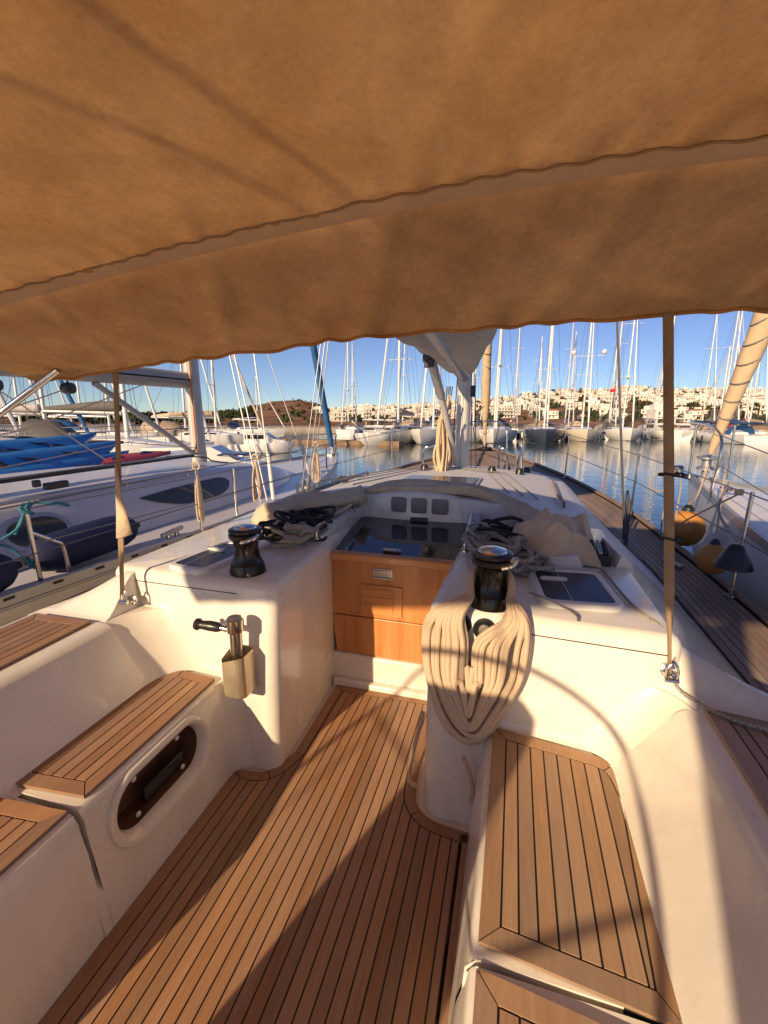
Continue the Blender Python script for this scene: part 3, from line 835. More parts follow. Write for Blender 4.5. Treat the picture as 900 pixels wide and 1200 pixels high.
# hatch garage: white face with three grey pads, arched top
q = MB(); F = []; B_ = []
for i in range(25):
    u = -1+i/12; x = CX+u*.62
    zt = 1.055-.17*abs(u)**2.2
    F.append((x, 2.85+.05*u*u, zt)); B_.append((x, 2.99, zt+.002))
q.loft([[(p[0], p[1]-.004, .83) for p in F], [(p[0], p[1], p[2]-.02) for p in F], [(p[0], p[1]+.012, p[2]) for p in F], B_, [(p[0], 3.15, p[2]-.05) for p in B_]], False)
gar = q.build('hatch_garage', GEL, yacht, ang=60)
for x0, x1 in ((-.765,-.660),(-.628,-.520),(-.488,-.378)):
    q = MB(); P_, _ = fillet_poly([(x0,.918,.018),(x1,.918,.018),(x1,1.022,.018),(x0,1.022,.018)]); 
    q.loft([[(p.x, 2.848, p.y) for p in P_], [(p.x, 2.840, p.y) for p in inset(P_,.001)], [(p.x, 2.838, p.y) for p in inset(P_,.004)]], True, False, True)
    q.build('vent_pad', GREYV, gar)
q = MB(); q.prism([(-.63,2.835),(-.51,2.835),(-.53,2.846),(-.61,2.846)], .84, .89); q.build('hatch_notch', BLACK, gar)

# deck hatches by the winches
def deck_hatch(c, hx, hy, rot, z, lab):
    R_ = Matrix.Rotation(rot, 2); P_, _ = fillet_poly([(-hx,-hy,.06),(hx,-hy,.06),(hx,hy,.06),(-hx,hy,.06)])
    if area2(P_) < 0: P_ = P_[::-1]
    T_ = lambda Q, z_: [(c[0]+(R_@p).x, c[1]+(R_@p).y, z_) for p in Q]
    q = MB(); q.loft([T_(P_, z-.01), T_(P_, z+.022), T_(inset(P_,.006), z+.03), T_(inset(P_,.028), z+.031), T_(inset(P_,.031), z+.024)])
    h = q.build('deck_hatch', WALU, yacht, ang=50)
    q = MB(); q.loft([T_(inset(P_,.03), z+.02), T_(inset(P_,.03), z+.026)], True, False, True); q.build('hatch_glass', HATCHGL, h)
    q = MB(); q.tube([(c[0]+(R_@Vector((-.03,-hy+.02))).x, c[1]+(R_@Vector((-.03,-hy+.02))).y, z+.0275),(c[0]+(R_@Vector((-.03,hy-.02))).x, c[1]+(R_@Vector((-.03,hy-.02))).y, z+.0275)], .0015, 4)
    q.build('glass_seam', WALU, h)
    P2, _ = fillet_poly([(-.055,-.012,.011),(.055,-.012,.011),(.055,.012,.011),(-.055,.012,.011)])
    if area2(P2) < 0: P2 = P2[::-1]
    T2 = lambda Q, z_: [(c[0]+(R_@(p+Vector((-.06,.06)))).x, c[1]+(R_@(p+Vector((-.06,.06)))).y, z_) for p in Q]
    q = MB(); q.loft([T2(P2, z+.025), T2(P2, z+.034), T2(inset(P2,.003), z+.037)], True, False, True); q.build('latch', WALU, h)
    return h
deck_hatch((.27,1.845), .155, .19, .10, .868, 's')
deck_hatch((-1.38,1.79), .12, .21, -.12, .866, 'p')
q = MB(); q.tube(smoothpath([(.10,1.70,.905),(.17,1.63,.912),(.25,1.575,.895),(.262,1.555,.876)],6), .005, 6); q.build('hatch_guard', STEEL, yacht)
# winches
def winch(c, s=1.0):
    q = MB(); q.lathe([(.092*s,0),(.092*s,.012),(.086*s,.03),(.082*s,.045)], c, 32); w = q.build('winch', WINCH, yacht)
    q = MB(); q.lathe([(.080*s,.046),(.072*s,.06),(.063*s,.085),(.060*s,.12),(.062*s,.145),(.070*s,.158),(.080*s,.163)], c, 32); q.build('drum', WINCH, w)
    q = MB(); q.lathe([(.080*s,.164),(.084*s,.170),(.084*s,.182),(.078*s,.187)], c, 32); q.lathe([(.078*s,.190),(.083*s,.194),(.083*s,.203),(.07*s,.209)], c, 32); q.build('self_tailer', BLACK, w)
    q = MB(); q.lathe([(.058*s,.2085),(.054*s,.216),(.03*s,.222),(.014*s,.223),(.012*s,.213)], c, 24)
    cc = Vector(c)+Vector((.06*s,-.03*s,.20*s)); q.tube(smoothpath([cc, cc+Vector((.03,-.01,.012)), cc+Vector((.015,-.05,.0)), cc+Vector((-.02,-.06,-.01))],4), .009, 8)
    q.build('cap', STEEL, w)
winch((-1.125,1.67,.874), .88); winch((-.045,1.63,.874), .92)
# winch button (starboard bulkhead) and its small twin half hidden by rope
for (x, z) in ((-.055,.815),(-.145,.825)):
    q = MB(); q.lathe([(.042,0),(.042,.008),(.034,.014),(.026,.010)], (x,1.528,z), 28, (0,-1,.08)); sb = q.build('winch_switch', BLACK, yacht)
    q = MB(); q.lathe([(.022,.004),(.021,.016),(.014,.019)], (x,1.528,z), 20, (0,-1,.08)); q.build('button', mat('worn_rubber_button', (.16,.13,.11), .5, var=.3, scale=60), sb)
# rope clutch bank
q = MB(); q.obox((.43,2.29,.90), (.045,.0,0), (-.008,.10,0), (0,0,.03)); clu = q.build('rope_clutch', BLACK, yacht, bevel=.008)
for i in range(3):
    q = MB(); q.obox((.405+i*.027,2.25,.945), (.009,0,0), (-.002,.05,.018), (0,-.004,.012)); q.build('clutch_lever', STEEL if i == 1 else BLACK, clu, bevel=.003)
# grey non-skid ridge behind the stb hatch (rope tunnel end)
q = MB(); q.loft([[(.10,2.06,.868),(.14,2.07,.93),(.32,2.10,.945),(.36,2.11,.868)], [(.10,2.45,.868),(.13,2.45,.94),(.30,2.46,.95),(.34,2.47,.868)]], False, True, True); q.build('rope_tunnel', NONSKID, yacht, ang=25)
q = MB(); q.loft([[(.50,2.18,.868),(.52,2.19,.93),(.57,2.22,.90),(.60,2.24,.83)], [(.47,2.5,.868),(.49,2.5,.935),(.55,2.52,.91),(.59,2.54,.84)]], False, True, True); q.build('rope_tunnel', NONSKID, yacht, ang=25)
# pad-eye and shackle at the strap feet
for (x, y, z) in ((.522,1.47,.785),(-1.63,1.505,.745)):
    q = MB(); q.lathe([(.022,0),(.022,.006),(.015,.009)], (x,y,z), 20, (0,-1,.25))
    q.tube(smoothpath([(x-.012,y-.008,z),(x-.014,y-.034,z+.002),(x,y-.046,z+.004),(x+.014,y-.034,z+.002),(x+.012,y-.008,z)],4), .0052, 8); q.build('pad_eye', STEEL, yacht)
# fore part of the coachroof: forward hatch, lines, rails
def roofz(x, Y):
    t_ = tw(Y); c_ = sinterp(TOPC, Y); e_z = sinterp(EDGE, Y); u = min(1, abs(x-CX)/t_); return c_-(c_-e_z)*u**2.6
q = MB(); y0, y1, x0, x1 = 3.55, 4.25, -.93, -.25
q.add([(x0,y0,roofz(x0,y0)+.012),(x1,y0,roofz(x1,y0)+.012),(x1,y1,roofz(x1,y1)+.012),(x0,y1,roofz(x0,y1)+.012)],[(0,1,2,3)]); fh = q.build('roof_hatch', ALU, yacht, smooth=False)
q = MB(); q.add([(x0+.2,y0+.05,roofz(x0,y0)+.02),(x1-.03,y0+.05,roofz(x1,y0)+.02),(x1-.03,y1-.05,roofz(x1,y1)+.02),(x0+.2,y1-.05,roofz(x0,y1)+.02)],[(0,1,2,3)]); q.build('hatch_glass', HATCHGL, fh, smooth=False)
for sg in (-1, 1):
    xs = lambda Y: CX+sg*(tw(Y)-.12)
    q = MB(); q.tube([(xs(Y), Y, roofz(xs(Y),Y)+.035) for Y in (3.4,3.8,4.2,4.6,5.0)], .014, 6)
    for Y in (3.4,4.2,5.0): q.tube([(xs(Y),Y,roofz(xs(Y),Y)-.01),(xs(Y),Y,roofz(xs(Y),Y)+.035)], .012, 6)
    q.build('grab_rail', TEAKG if sg > 0 else BLACK, yacht)
q = MB()
for i in range(7):
    xx = -.95+i*.1; q.tube([(xx+.1*math.sin(i), 5.45, roofz(xx,5.4)+.012), (xx+(.3 if i > 3 else -.3), 4.9, roofz(xx,4.9)+.012), (xx+(.55 if i > 3 else -.55), 3.3, roofz(xx+.5,3.3)+.012)], .006, 5)
q.build('deck_line', ROPEG, yacht)
q = MB()
for (x,Y) in ((-.2,5.1),(.1,5.3),(-.95,5.0),(.2,5.9),(-.05,6.1)):
    q.lathe([(.05,0),(.045,.04),(.03,.07)], (x,Y,roofz(x,Y)), 12)
q.build('deck_block', BLACK, yacht)
q = MB(); q.tube(smoothpath([(.05,5.5,.80),(.08,5.5,1.1),(.1,5.55,1.12),(.14,5.6,.80)],4), .02, 8); q.build('mast_pulpit', STEEL, yacht)
for sg in (-1,1):
    q = MB(); xx = CX+sg*.55; q.tube(smoothpath([(xx,5.95,.8),(xx,5.95,1.06),(xx-sg*.1,6.0,1.1),(xx-sg*.12,6.6,1.05),(xx-sg*.12,6.7,.72)],4), .016, 8)
    q.build('mast_guard_rail', STEEL, yacht)

# mast, boom in its sail bag, vang, running lines
q = MB()
prof = [(math.cos(t)*.085*(1.0), math.sin(t)*.13) for t in [2*math.pi*i/20 for i in range(20)]]
q.loft([[(CX+px_, 5.62+py_, z) for px_, py_ in prof] for z in (.80, 3.0, 8.0, 15.0)], True, True, True)
mast = q.build('mast', WALU, yacht)
q = MB(); q.box(CX-.006, CX+.006, 5.480, 5.489, .95, 8); q.build('sail_track', ALU, mast, smooth=False)
q = MB(); q.box(CX-.12, CX+.12, 5.45, 5.8, .80, .86); q.build('mast_collar', ALU, mast, bevel=.02)
q = MB(); q.tube([(CX,5.5,1.98),(CX,3.5,2.14),(CX,2.3,2.25)], .075, 12); boom = q.build('boom', ALU, yacht)
q = MB(); rings = []
for i in range(20):
    Y = 5.46-i*.145; t = min(1, i/13)
    w_ = .17+.30*t**.8; h_ = .17+.31*t**.7; zc_ = 2.02+(5.5-Y)*.085+h_*.80
    row = []
    for k in range(28):
        th = 2*math.pi*k/28; wob = 1+.045*math.sin(5*th+i*.35)+.05*abs(math.sin(4.5*th+.7+i*.22))+.10*noise.noise(Vector((math.cos(th)*2, i*.3, math.sin(th)*2)))
        row.append((CX+w_*math.cos(th)*wob, Y, zc_+h_*(math.sin(th) if math.sin(th) > 0 else -abs(math.sin(th))**.62)*wob*(1 if math.sin(th) < 0 else 1.3)))
    rings.append(row)
q.loft(rings, True, True, True); bag = q.build('sail_bag', SAILCOV, yacht)
q = MB()
for sx in (-.17,.02,.17):
    q.tube([(CX+sx*(.4+min(1,i/13)*.6)*1.15, 5.4-i*.3, 2.03+(5.5-(5.4-i*.3))*.078-.035+.10*abs(sx)/.17*.5) for i in range(9)], .012, 6)
q.build('bag_seam', BLACK, bag)
q = MB(); q.tube([(CX-.20,4.35,2.10),(CX-.12,4.85,1.6),(CX-.04,5.42,.95)], .035, 10); vang = q.build('boom_vang', GELG, yacht)
q = MB(); q.tube([(CX-.20,4.35,2.10),(CX-.14,4.72,1.73)], .046, 10); q.build('vang_sleeve', ALU, vang)
q = MB()
for i in range(4): q.obox((CX-.23+.02*i,4.33-.02*i,2.06-.05*(i%2)), (.03,0,0), (0,.02,0), (0,0,.035))
q.build('boom_block', BLACK, boom, bevel=.008)
q = MB()
rr = random.Random(3)
for i in range(9):
    x = CX-.17+rr.uniform(-.05,.06); y = 5.2+rr.uniform(-.1,.1)
    q.tube(smoothpath([(x+.03,y,1.75+rr.uniform(-.2,.1)),(x+rr.uniform(-.03,.03),y-.03,1.4),(x+rr.uniform(-.05,.05),y-.05,1.1),(x+rr.uniform(-.08,.08),y-.1,.90)],4), .011, 6)
q.build('halyard_tail', ROPEC, yacht)
q = MB()
for i in range(10):
    x = CX-.17+rr.uniform(-.06,.04); y = 5.05+rr.uniform(-.10,.10); h_ = rr.uniform(.25,.62)
    q.tube(smoothpath([(x,y,.92),(x-.028,y-.03,.95+h_*.4),(x-.01,y,.92+h_),(x+.022,y+.02,.95+h_*.4),(x+.02,y-.08,.91)],5), .012, 6)
q.build('halyard_coil', SAILT, yacht)
q = MB()
for s_ in (-.07,.09,.13):
    q.tube([(CX+s_,5.50,2.0),(CX+s_*1.5,5.45,.9)], .006, 5)
for i in range(4): q.tube([(CX-.10-.02*i, 5.3, 1.85),(CX-.14-.012*i,5.2,1.35)], .006, 5)
q.build('reefing_line', ROPED, yacht)
for p_ in ((CX+.12,5.47,1.80),(CX-.17,5.3,1.6)):
    q = MB(); q.obox(p_, (.03,0,0), (0,.03,0), (0,0,.065)); q.build('mast_block', BLACK, mast, bevel=.012)
# furled headsail on its stay
q = MB(); st0 = Vector((CX,10.35,.78)); st1 = Vector((CX,6.2,10.5)); L_ = []
for i in range(60):
    t = i/59; p = st0+(st1-st0)*t; L_.append((p, .02+.075*min(1,t*9)*(1-.4*t)+.004*math.sin(i*1.7)))
q.tube([p for p, _ in L_], [r_ for _, r_ in L_], 12); js = q.build('furled_headsail', SAILT, yacht)
q = MB(); q.lathe([(.09,0),(.09,.05),(.05,.06),(.05,.10),(.09,.11),(.09,.13)], (CX,10.4,.70), 16); q.build('furling_drum', BLACK, js)
for k in range(9):
    t = .035+k*.027; p = st0+(st1-st0)*t; q = MB(); q.tube([p+Vector((.09*math.cos(a_),.09*math.sin(a_),.05*math.sin(a_+k))) for a_ in [2*math.pi*j/14 for j in range(14)]], .006, 4, True); q.build('sail_tie', ROPED, js)
# stanchions, lifelines, shrouds
for sg in (-1, 1):
    tops = []
    for Y in (1.1, 3.3, 5.55, 7.7, 9.3):
        x = CX+sg*(gun(Y)-.06); z = sheer(Y); q = MB()
        q.tube([(x,Y,z-.01),(x+sg*.012,Y,z+.71)], .0125, 10); s1 = q.build('stanchion', STEEL, yacht)
        q = MB(); q.lathe([(.04,0),(.04,.01),(.02,.02),(.018,.06)], (x,Y,z-.006), 14); q.build('stanchion_base', STEEL, s1)
        tops.append((x+sg*.012, Y, z+.69))
    for dz in (0, -.30):
        q = MB(); P_ = [(x,Y,z+dz) for x,Y,z in tops]+[(CX+sg*.35, 10.2, 1.25+dz)]
        q.tube(P_, .0045, 5); q.build('lifeline', mat('grey_wire', (.16,.16,.17), .4, .6), yacht)
    q = MB(); x = CX+sg*(inn(4.6)+.06)
    for (dx, dy) in ((0,0),(.06,.28),(-.03,-.22)):
        q.tube([(x+dx*sg,4.6+dy,.38),(CX+sg*(1.05),5.3,6.0),(CX+sg*.12,5.62,13)], .006, 5)
        q.tube([(x+dx*sg,4.6+dy,.38),(x+dx*sg-sg*.008,4.6+dy+.012,.80)], .015, 8)
    q.build('shroud', mat('dark_wire', (.12,.12,.125), .4, .7), yacht)
for (x, y, z) in ((.98,4.5,.375),(1.3,3.9,.375)):
    q = MB(); q.obox((x,y,z+.015), (.02,.01,0), (-.04,.09,0), (0,0,.014)); q.build('deck_cleat', ALU, yacht, bevel=.008)
q = MB(); q.tube(smoothpath([(CX-.5,10.0,.7),(CX-.42,10.1,1.25),(CX,10.95,1.32),(CX+.42,10.1,1.25),(CX+.5,10.0,.7)],6), .014, 8); q.tube([(CX-.3,10.5,1.28),(CX-.2,10.6,.7)], .012, 6); q.tube([(CX+.3,10.5,1.28),(CX+.2,10.6,.7)], .012, 6); q.build('pulpit', STEEL, yacht)

q = MB(); q.tube([(-2.42,-2.55,.6),(-1.42,-1.4,2.8),(-.7,-.6,4.3),(CX,5.5,15)], .007, 6); q.build('backstay', STEEL, yacht)
q = MB(); q.tube([(-.92,-2.55,.6),(-1.16,-1.4,2.8),(-1.30,-.5,4.6)], .008, 6); q.build('streak_shadow_pole', WALU, yacht)  # unseen pole, added to cast a shadow streak on the canvas
# helm: wheel and pedestal stand just behind the viewpoint and throw their shadows forward
q = MB(); WC = Vector((-.80, -.46, .86))
q.tube([WC+Vector((.74*math.cos(t), 0, .74*math.sin(t))) for t in [2*math.pi*i/60 for i in range(60)]], .013, 8, True)
wh = q.build('steering_wheel', STEEL, yacht)
q = MB()
for i in range(5):
    t = 2*math.pi*i/5+.3; q.tube([WC, WC+Vector((.735*math.cos(t),0,.735*math.sin(t)))], .008, 6)
q.build('spoke', STEEL, wh)
q = MB(); q.loft([[(-.74+sx*w_, -.25+sy*d_, z) for sx, sy in ((-1,-1),(1,-1),(1,1),(-1,1))] for z, w_, d_ in ((-.0,.25,.10),(.8,.24,.08),(.95,.26,.07),(1.30,.26,.06),(1.35,.20,.05))], True, True, True)
q.build('helm_pedestal', GEL, yacht, bevel=.02)
q = MB(); q.lathe([(.10,0),(.10,.015),(.075,.05),(.07,.14),(.09,.16),(.09,.20),(.06,.215)], (-1.86,.30,.712), 24); w_ = q.build('winch', WINCH, yacht)
q = MB(); q.lathe([(.10,0),(.10,.015),(.075,.05),(.07,.14),(.09,.16),(.09,.20),(.06,.215)], (.82,.05,.712), 24); w_ = q.build('winch', WINCH, yacht)
# pocket on the port bulkhead that holds the winch handle
q = MB(); P0 = [(-1.118,1.505),(-1.118,1.42),(-1.10,1.40),(-1.03,1.40),(-1.012,1.42),(-1.012,1.505)]
q.loft([[(x,y+.01,.405) for x,y in P0],[(x,y,.42) for x,y in P0],[(x,y,.56) for x,y in P0],[(x,y,.60 if y > 1.45 else (.575 if x < -1.06 else .60)) for x,y in P0]], True, True, False)
q.build('handle_pocket', POCKET, yacht, bevel=.008)

# ================================================================== LOOSE GEAR ON THE YACHT (things of their own)
# winch handle standing in its pocket
wh_ = root('winch_handle', (-1.06,1.45,.56), 'chrome winch handle with black grip standing in the cream pocket', 'winch handle')
q = MB(); q.tube([(-1.062,1.452,.50),(-1.06,1.45,.62),(-1.058,1.45,.715)], .026, 12); q.lathe([(.034,0),(.036,.006),(.036,.055),(.028,.062)], (-1.058,1.45,.70), 20); q.build('shaft', STEEL, wh_)
q = MB(); q.tube([(-1.075,1.445,.705),(-1.13,1.44,.712)], .014, 10); q.build('arm', STEEL, wh_)
q = MB(); pts = [(-1.12,1.44,.711),(-1.135,1.438,.712),(-1.17,1.435,.715),(-1.20,1.432,.716),(-1.212,1.43,.717),(-1.22,1.43,.717),(-1.232,1.43,.718)]
q.tube(pts, [.016,.021,.022,.019,.018,.026,.024], 14); q.build('grip', BLACK, wh_)

# long coil of cream rope hung on the starboard winch
rc = random.Random(11)
coil = MB()
WCN = Vector((-.045,1.63,1.0))
def front(x, z):
    # how far aft a strand must lie to clear the bulkhead
    base = 1.455 - .0*z + .06*max(0, (z-.0)/.89)
    if x < -.20: base += .55*(abs(x+.20))
    return base-.017
NS = 19
for i in range(NS):
    u = ((i*11) % NS)/(NS-1)
    k = 1-.90*u; xc = -.088+rc.uniform(-.008,.008); j_ = rc.uniform(-.005,.005)
    zb = .385+.20*u*rc.uniform(.45,1.1)+rc.uniform(-.012,.02)
    lay = .001+.018*(int(round(u*(NS-1))) % 2)+.014*u+rc.uniform(0,.005)
    xl8, xl6, xl5 = xc-.188*k+j_, xc-.178*k+j_, xc-.112*k
    xr8, xr6, xr5 = xc+.186*k+j_, xc+.166*k+j_, xc+.092*k
    P_ = [Vector((-.045-.066,1.63,.935+.02*(i%4))), Vector((-.105-.030*k,1.55,.925)), Vector((-.12-.12*k,1.50-lay,.875)),
          Vector((xl8,front(xl8,.78)-lay,.78)), Vector((xl6,front(xl6,.64)-lay-.003,.64)), Vector((xl5,front(xl5,.5)-lay-.008,zb+.085)),
          Vector((xc-.04*k,front(xc,.42)-lay-.012,zb+.012)), Vector((xc+.03*k,front(xc,.42)-lay-.014,zb+.006)), Vector((xr5,front(xr5,.5)-lay-.008,zb+.085)),
          Vector((xr6,front(xr6,.64)-lay-.003,.655)), Vector((xr8,front(xr8,.78)-lay,.79)),
          Vector((.01+.075*k,1.50-lay,.885)), Vector((.02+.02*k,1.56,.93)), Vector((-.045+.066,1.63,.94+.02*(i%4))), Vector((-.045,1.70,.955+.015*(i%5)))]
    coil.tube(smoothpath(P_, 6, True), .0100, 8, True)
coil.tube(smoothpath([(-.09,1.535,.80),(-.05,1.525,.79),(.0,1.53,.83),(.03,1.56,.90)],6), .0098, 7)
# end hanging down and the loop showing past the column
coil.tube(smoothpath([(-.10,1.40,.36),(-.075,1.415,.28),(-.06,1.42,.20),(-.068,1.425,.15)],6), .0085, 7)
coil.tube(smoothpath([(-.28,1.55,.40),(-.31,1.60,.25),(-.335,1.66,.13),(-.345,1.62,.06),(-.325,1.55,.05),(-.29,1.51,.08)],6), .0095, 7)
tag(coil.build('rope_coil', ROPEC), 'long hank of cream rope hanging from the starboard winch over the white column', 'rope', boat=True)

def tangle(name, cells, m, label, r=.011, n=6, group=None):
    q = MB()
    for (c, rx, ry, rz, cnt, seed) in cells:
        rd = random.Random(seed)
        for i in range(cnt):
            ph = rd.uniform(0,6.28); el = rd.uniform(.6,1.0); ax = rd.uniform(0,3.14); tx = rd.uniform(-.5,.5); ty = rd.uniform(-.35,.35)
            ox, oy, oz = rd.uniform(-.3,.3)*rx, rd.uniform(-.3,.3)*ry, rd.uniform(0,1)*rz
            P_ = []
            for k in range(9):
                t = 2*math.pi*k/9*rd.uniform(.97,1.03)+ph; u, v = math.cos(t)*rx*rd.uniform(.5,1.05), math.sin(t)*ry*el*rd.uniform(.5,1.05)
                uu, vv = u*math.cos(ax*.3)-v*math.sin(ax*.3), u*math.sin(ax*.3)+v*math.cos(ax*.3)
                P_.append(Vector((c[0]+ox+uu, c[1]+oy+vv, max(c[2]+r, c[2]+oz+r+tx*u*.45+ty*v*.45+rd.uniform(-.012,.02)))))
            q.tube(smoothpath(P_, 5, True), r, n, True)
    o = q.build(name, m); tag(o, label, 'rope', group, boat=True); return o
tangle('rope_heap', [((-1.15,2.12,.872),.10,.14,.07,9,1),((-1.20,2.28,.872),.10,.10,.06,6,2)], ROPEC, 'heap of cream rope between the port winch and the hatch', .011)
tangle('rope_heap', [((-1.13,2.30,.872),.13,.20,.10,12,4),((-1.22,2.10,.90),.09,.12,.08,5,41)], ROPED, 'heap of black rope behind the port winch', .009)
tangle('rope_heap', [((-1.06,2.06,.93),.075,.12,.05,4,6)], ROPEG, 'loose bight of thick grey rope on the port heap', .014)
tangle('rope_heap', [((-.04,2.10,.872),.13,.22,.11,14,8),((.08,2.02,.872),.12,.12,.06,7,9)], ROPEW, 'tangled heap of black and white flecked rope beside the starboard winch', .011)
tangle('rope_heap', [((.0,2.28,.88),.16,.20,.12,10,12)], ROPED, 'tangled heap of dark rope under the beige canvas', .010)
tangle('rope_heap', [((-.12,2.25,.95),.05,.13,.05,5,14)], ROPEG, 'small bundle of grey rope by the starboard handrail', .010)

# folded sprayhood canvas round the front of the cockpit
def roll(path, w, h, seed, segs=18, folds=5):
    rd = random.Random(seed); P_ = smoothpath(path, 9); mb = MB(); rings = []
    for i, p in enumerate(P_):
        t = (P_[min(i+1,len(P_)-1)]-P_[max(i-1,0)]).normalized(); side = Vector((0,0,1)).cross(t).normalized()
        s_ = i/(len(P_)-1); tap = min(1, .35+s_*8, .35+(1-s_)*8)
        row = []
        for k in range(segs):
            th = 2*math.pi*k/segs
            nz = noise.noise(Vector((s_*7+seed, math.cos(th)*1.3, math.sin(th)*1.3)))
            f_ = 1+.25*nz+.10*math.sin(folds*th+s_*9+seed)
            row.append(p+side*(math.cos(th)*w*tap*f_)+Vector((0,0,1))*(h*(.85+math.sin(th))*tap*f_*.55))
        rings.append(row)
    mb.loft(rings, True, True, True); return mb
hood = root('sprayhood', (-.6,2.95,.95), 'beige sprayhood canvas folded down around the front of the cockpit', 'sprayhood')
q = roll([(-1.62,2.55,.87),(-1.42,2.95,.88),(-1.22,3.0,.89),(-1.02,3.0,.95),(-.85,2.98,1.02),(-.5,3.0,1.035),(-.2,3.0,1.02),(.02,2.95,.95),(.15,2.85,.90),(.30,2.72,.88)], .09, .075, 2)
q.build('folded_canvas', CLOTH, hood, ang=70)
q = roll([(-1.55,2.40,.88),(-1.42,2.58,.91),(-1.28,2.74,.93),(-1.08,2.84,.95),(-.95,2.9,.97)], .12, .10, 5); q.build('folded_canvas', CLOTH, hood, ang=70)
q = roll([(.02,2.86,.99),(.12,2.74,.95),(.25,2.62,.90)], .09, .05, 9); q.build('folded_canvas', CLOTH, hood, ang=70)
# crumpled bag over the rope on the starboard side
NX, NY = 64, 54
def tri(v): return abs((v % 1.0)-.5)*2
def crumple(u, v):
    x = .03+.40*u+.05*v-.06*(1-v)*(1-u); y = 2.10+.58*v-.05*math.sin(u*5)
    d = .055+.10*math.sin(math.pi*min(1,max(0,u*.9+.05)))**.7*math.sin(math.pi*min(1,.25+v*.7))
    wx, wy = u+.08*noise.noise(Vector((u*3,v*3,2))), v+.08*noise.noise(Vector((u*3,v*3,8)))
    r_ = .075*tri(wx*1.35+wy*.75+.2)+.045*tri(wx*.9-wy*1.7+.35)+.022*tri(wx*3.1+wy*2.3)+.012*abs(noise.noise(Vector((u*14,v*11,4.5))))
    edge = min(u, 1-u, v, 1-v)*7
    z = .868+(d+r_-.03)*min(1, .12+edge)
    return (x+.035*noise.noise(Vector((u*4,v*4,7))), y+.045*noise.noise(Vector((u*4,v*4,17))), z)
q = MB(); G = [[crumple(i/NX, j/NY) for i in range(NX+1)] for j in range(NY+1)]
q.loft(G, False)
o = q.build('canvas_cover', CLOTH, ang=28, fixn=False); sm = o.modifiers.new('cloth', 'SOLIDIFY'); sm.thickness = .006
tag(o, 'crumpled beige canvas thrown over the ropes on the starboard cabin top', 'canvas cover', boat=True)

# thin flecked line lying along the starboard coaming
q = MB(); P_ = [(.43,2.12,.885),(.47,1.75,.882),(.55,1.56,.86),(.545,1.47,.75),(.60,1.40,.725),(.68,1.345,.722),(.80,1.32,.722),(1.0,1.28,.718),(1.25,1.15,.60)]
q.tube(smoothpath(P_, 6), .0055, 7); tag(q.build('thin_line', ROPEW), 'black and white flecked line lying along the front of the starboard coaming', 'rope', boat=True)

# ------------------------------------------------------------------ bimini
bim = root('bimini_awning', (CX, .5, 2.05), 'tan canvas bimini awning stretched over the cockpit', 'bimini')
FRONT = [(-2.55,1.70),(-2.146,1.733),(-1.69,1.762),(-1.24,1.809),(-.54,1.857),(-.03,1.874),(.46,1.880),(.75,1.876),(1.1,1.845)]
SEAM = [(-2.6,1.80),(-1.628,1.916),(-1.1,1.978),(-.555,2.030),(-.035,2.062),(.44,2.066),(.8,2.05),(1.1,2.02)]
def czy(x, y):
    f_ = sinterp(FRONT, x); s_ = sinterp(SEAM, x)
    if y >= 1.15:
        t = (y-1.15)/.5
        return s_+(f_-s_)*(t**1.15)-.012*math.sin(math.pi*min(1,t))
    t = 1.15-y
    return s_+.045*(1-math.exp(-t*2.2))-.011*t*t
q = MB(); G = []
XS = [-2.18+3.28*i/240 for i in range(241)]; YS = [-.92+2.57*j/96 for j in range(97)]
for y in YS:
    row = []
    for x in XS:
        z = czy(x, y)
        e_ = max(0, (y-1.5)/.15)
        z += .004*math.sin(x*34+math.sin(x*9)*2)*e_ + .009*noise.noise(Vector((x*2.2, y*1.6, 0)))+.0045*noise.noise(Vector((x*7+y*3, y*6, 5)))+.0065*max(0,1-abs(((x*1.1+y*.55)*1.6+.15*noise.noise(Vector((x*2,y*2,3)))) % 1-.5)*9)+.0055*max(0,1-abs(((x*.7-y*.9)*1.3+.2*noise.noise(Vector((x*2,y*2,13)))) % 1-.5)*11)
        z += .0045*math.sin(x*70+1.5*math.sin(x*7))*math.exp(-((y-1.045)/.035)**2)
        yy = y + (.018*math.sin(x*6+1)*e_*.6+.006*math.sin(x*31)*e_)
        if y > 1.6: yy += -.03*((x-CX)/1.7)**2
        row.append((x, yy, z))
    G.append(row)
q.loft(G, False)
cv = q.build('canvas', CANVAS, bim, ang=80, fixn=False)
# hem tube at the front edge, and the puckered pocket along the bow
q = MB(); q.tube([(p[0], p[1]+.002, p[2]-.004) for p in G[-1]], .007, 6); q.build('hem', CANVAS, cv)
q = MB(); rows = [[], [], [], []]
for i in range(241):
    x = -2.18+3.28*i/240
    wv = .0062*math.sin(x*70+1.5*math.sin(x*7))+.003*math.sin(x*23)
    zc0 = czy(x, 1.10)
    rows[0].append((x, 1.065+wv, czy(x,1.065)-.003)); rows[1].append((x, 1.085+wv*.9, czy(x,1.08)-.008-wv*.6))
    rows[2].append((x, 1.108, czy(x,1.108)-.010)); rows[3].append((x, 1.128, czy(x,1.128)-.005))
q.loft(rows, False); q.build('bow_pocket', POCKETC, cv, ang=80)
q = MB(); q.tube([(x, 1.066+.0062*math.sin(x*70+1.5*math.sin(x*7))+.003*math.sin(x*23), czy(x,1.068)-.0045) for x in [-2.15+3.22*i/240 for i in range(241)]], .0032, 5); q.build('seam_stitching', mat('brown_thread', (.33,.21,.11), .9), cv)
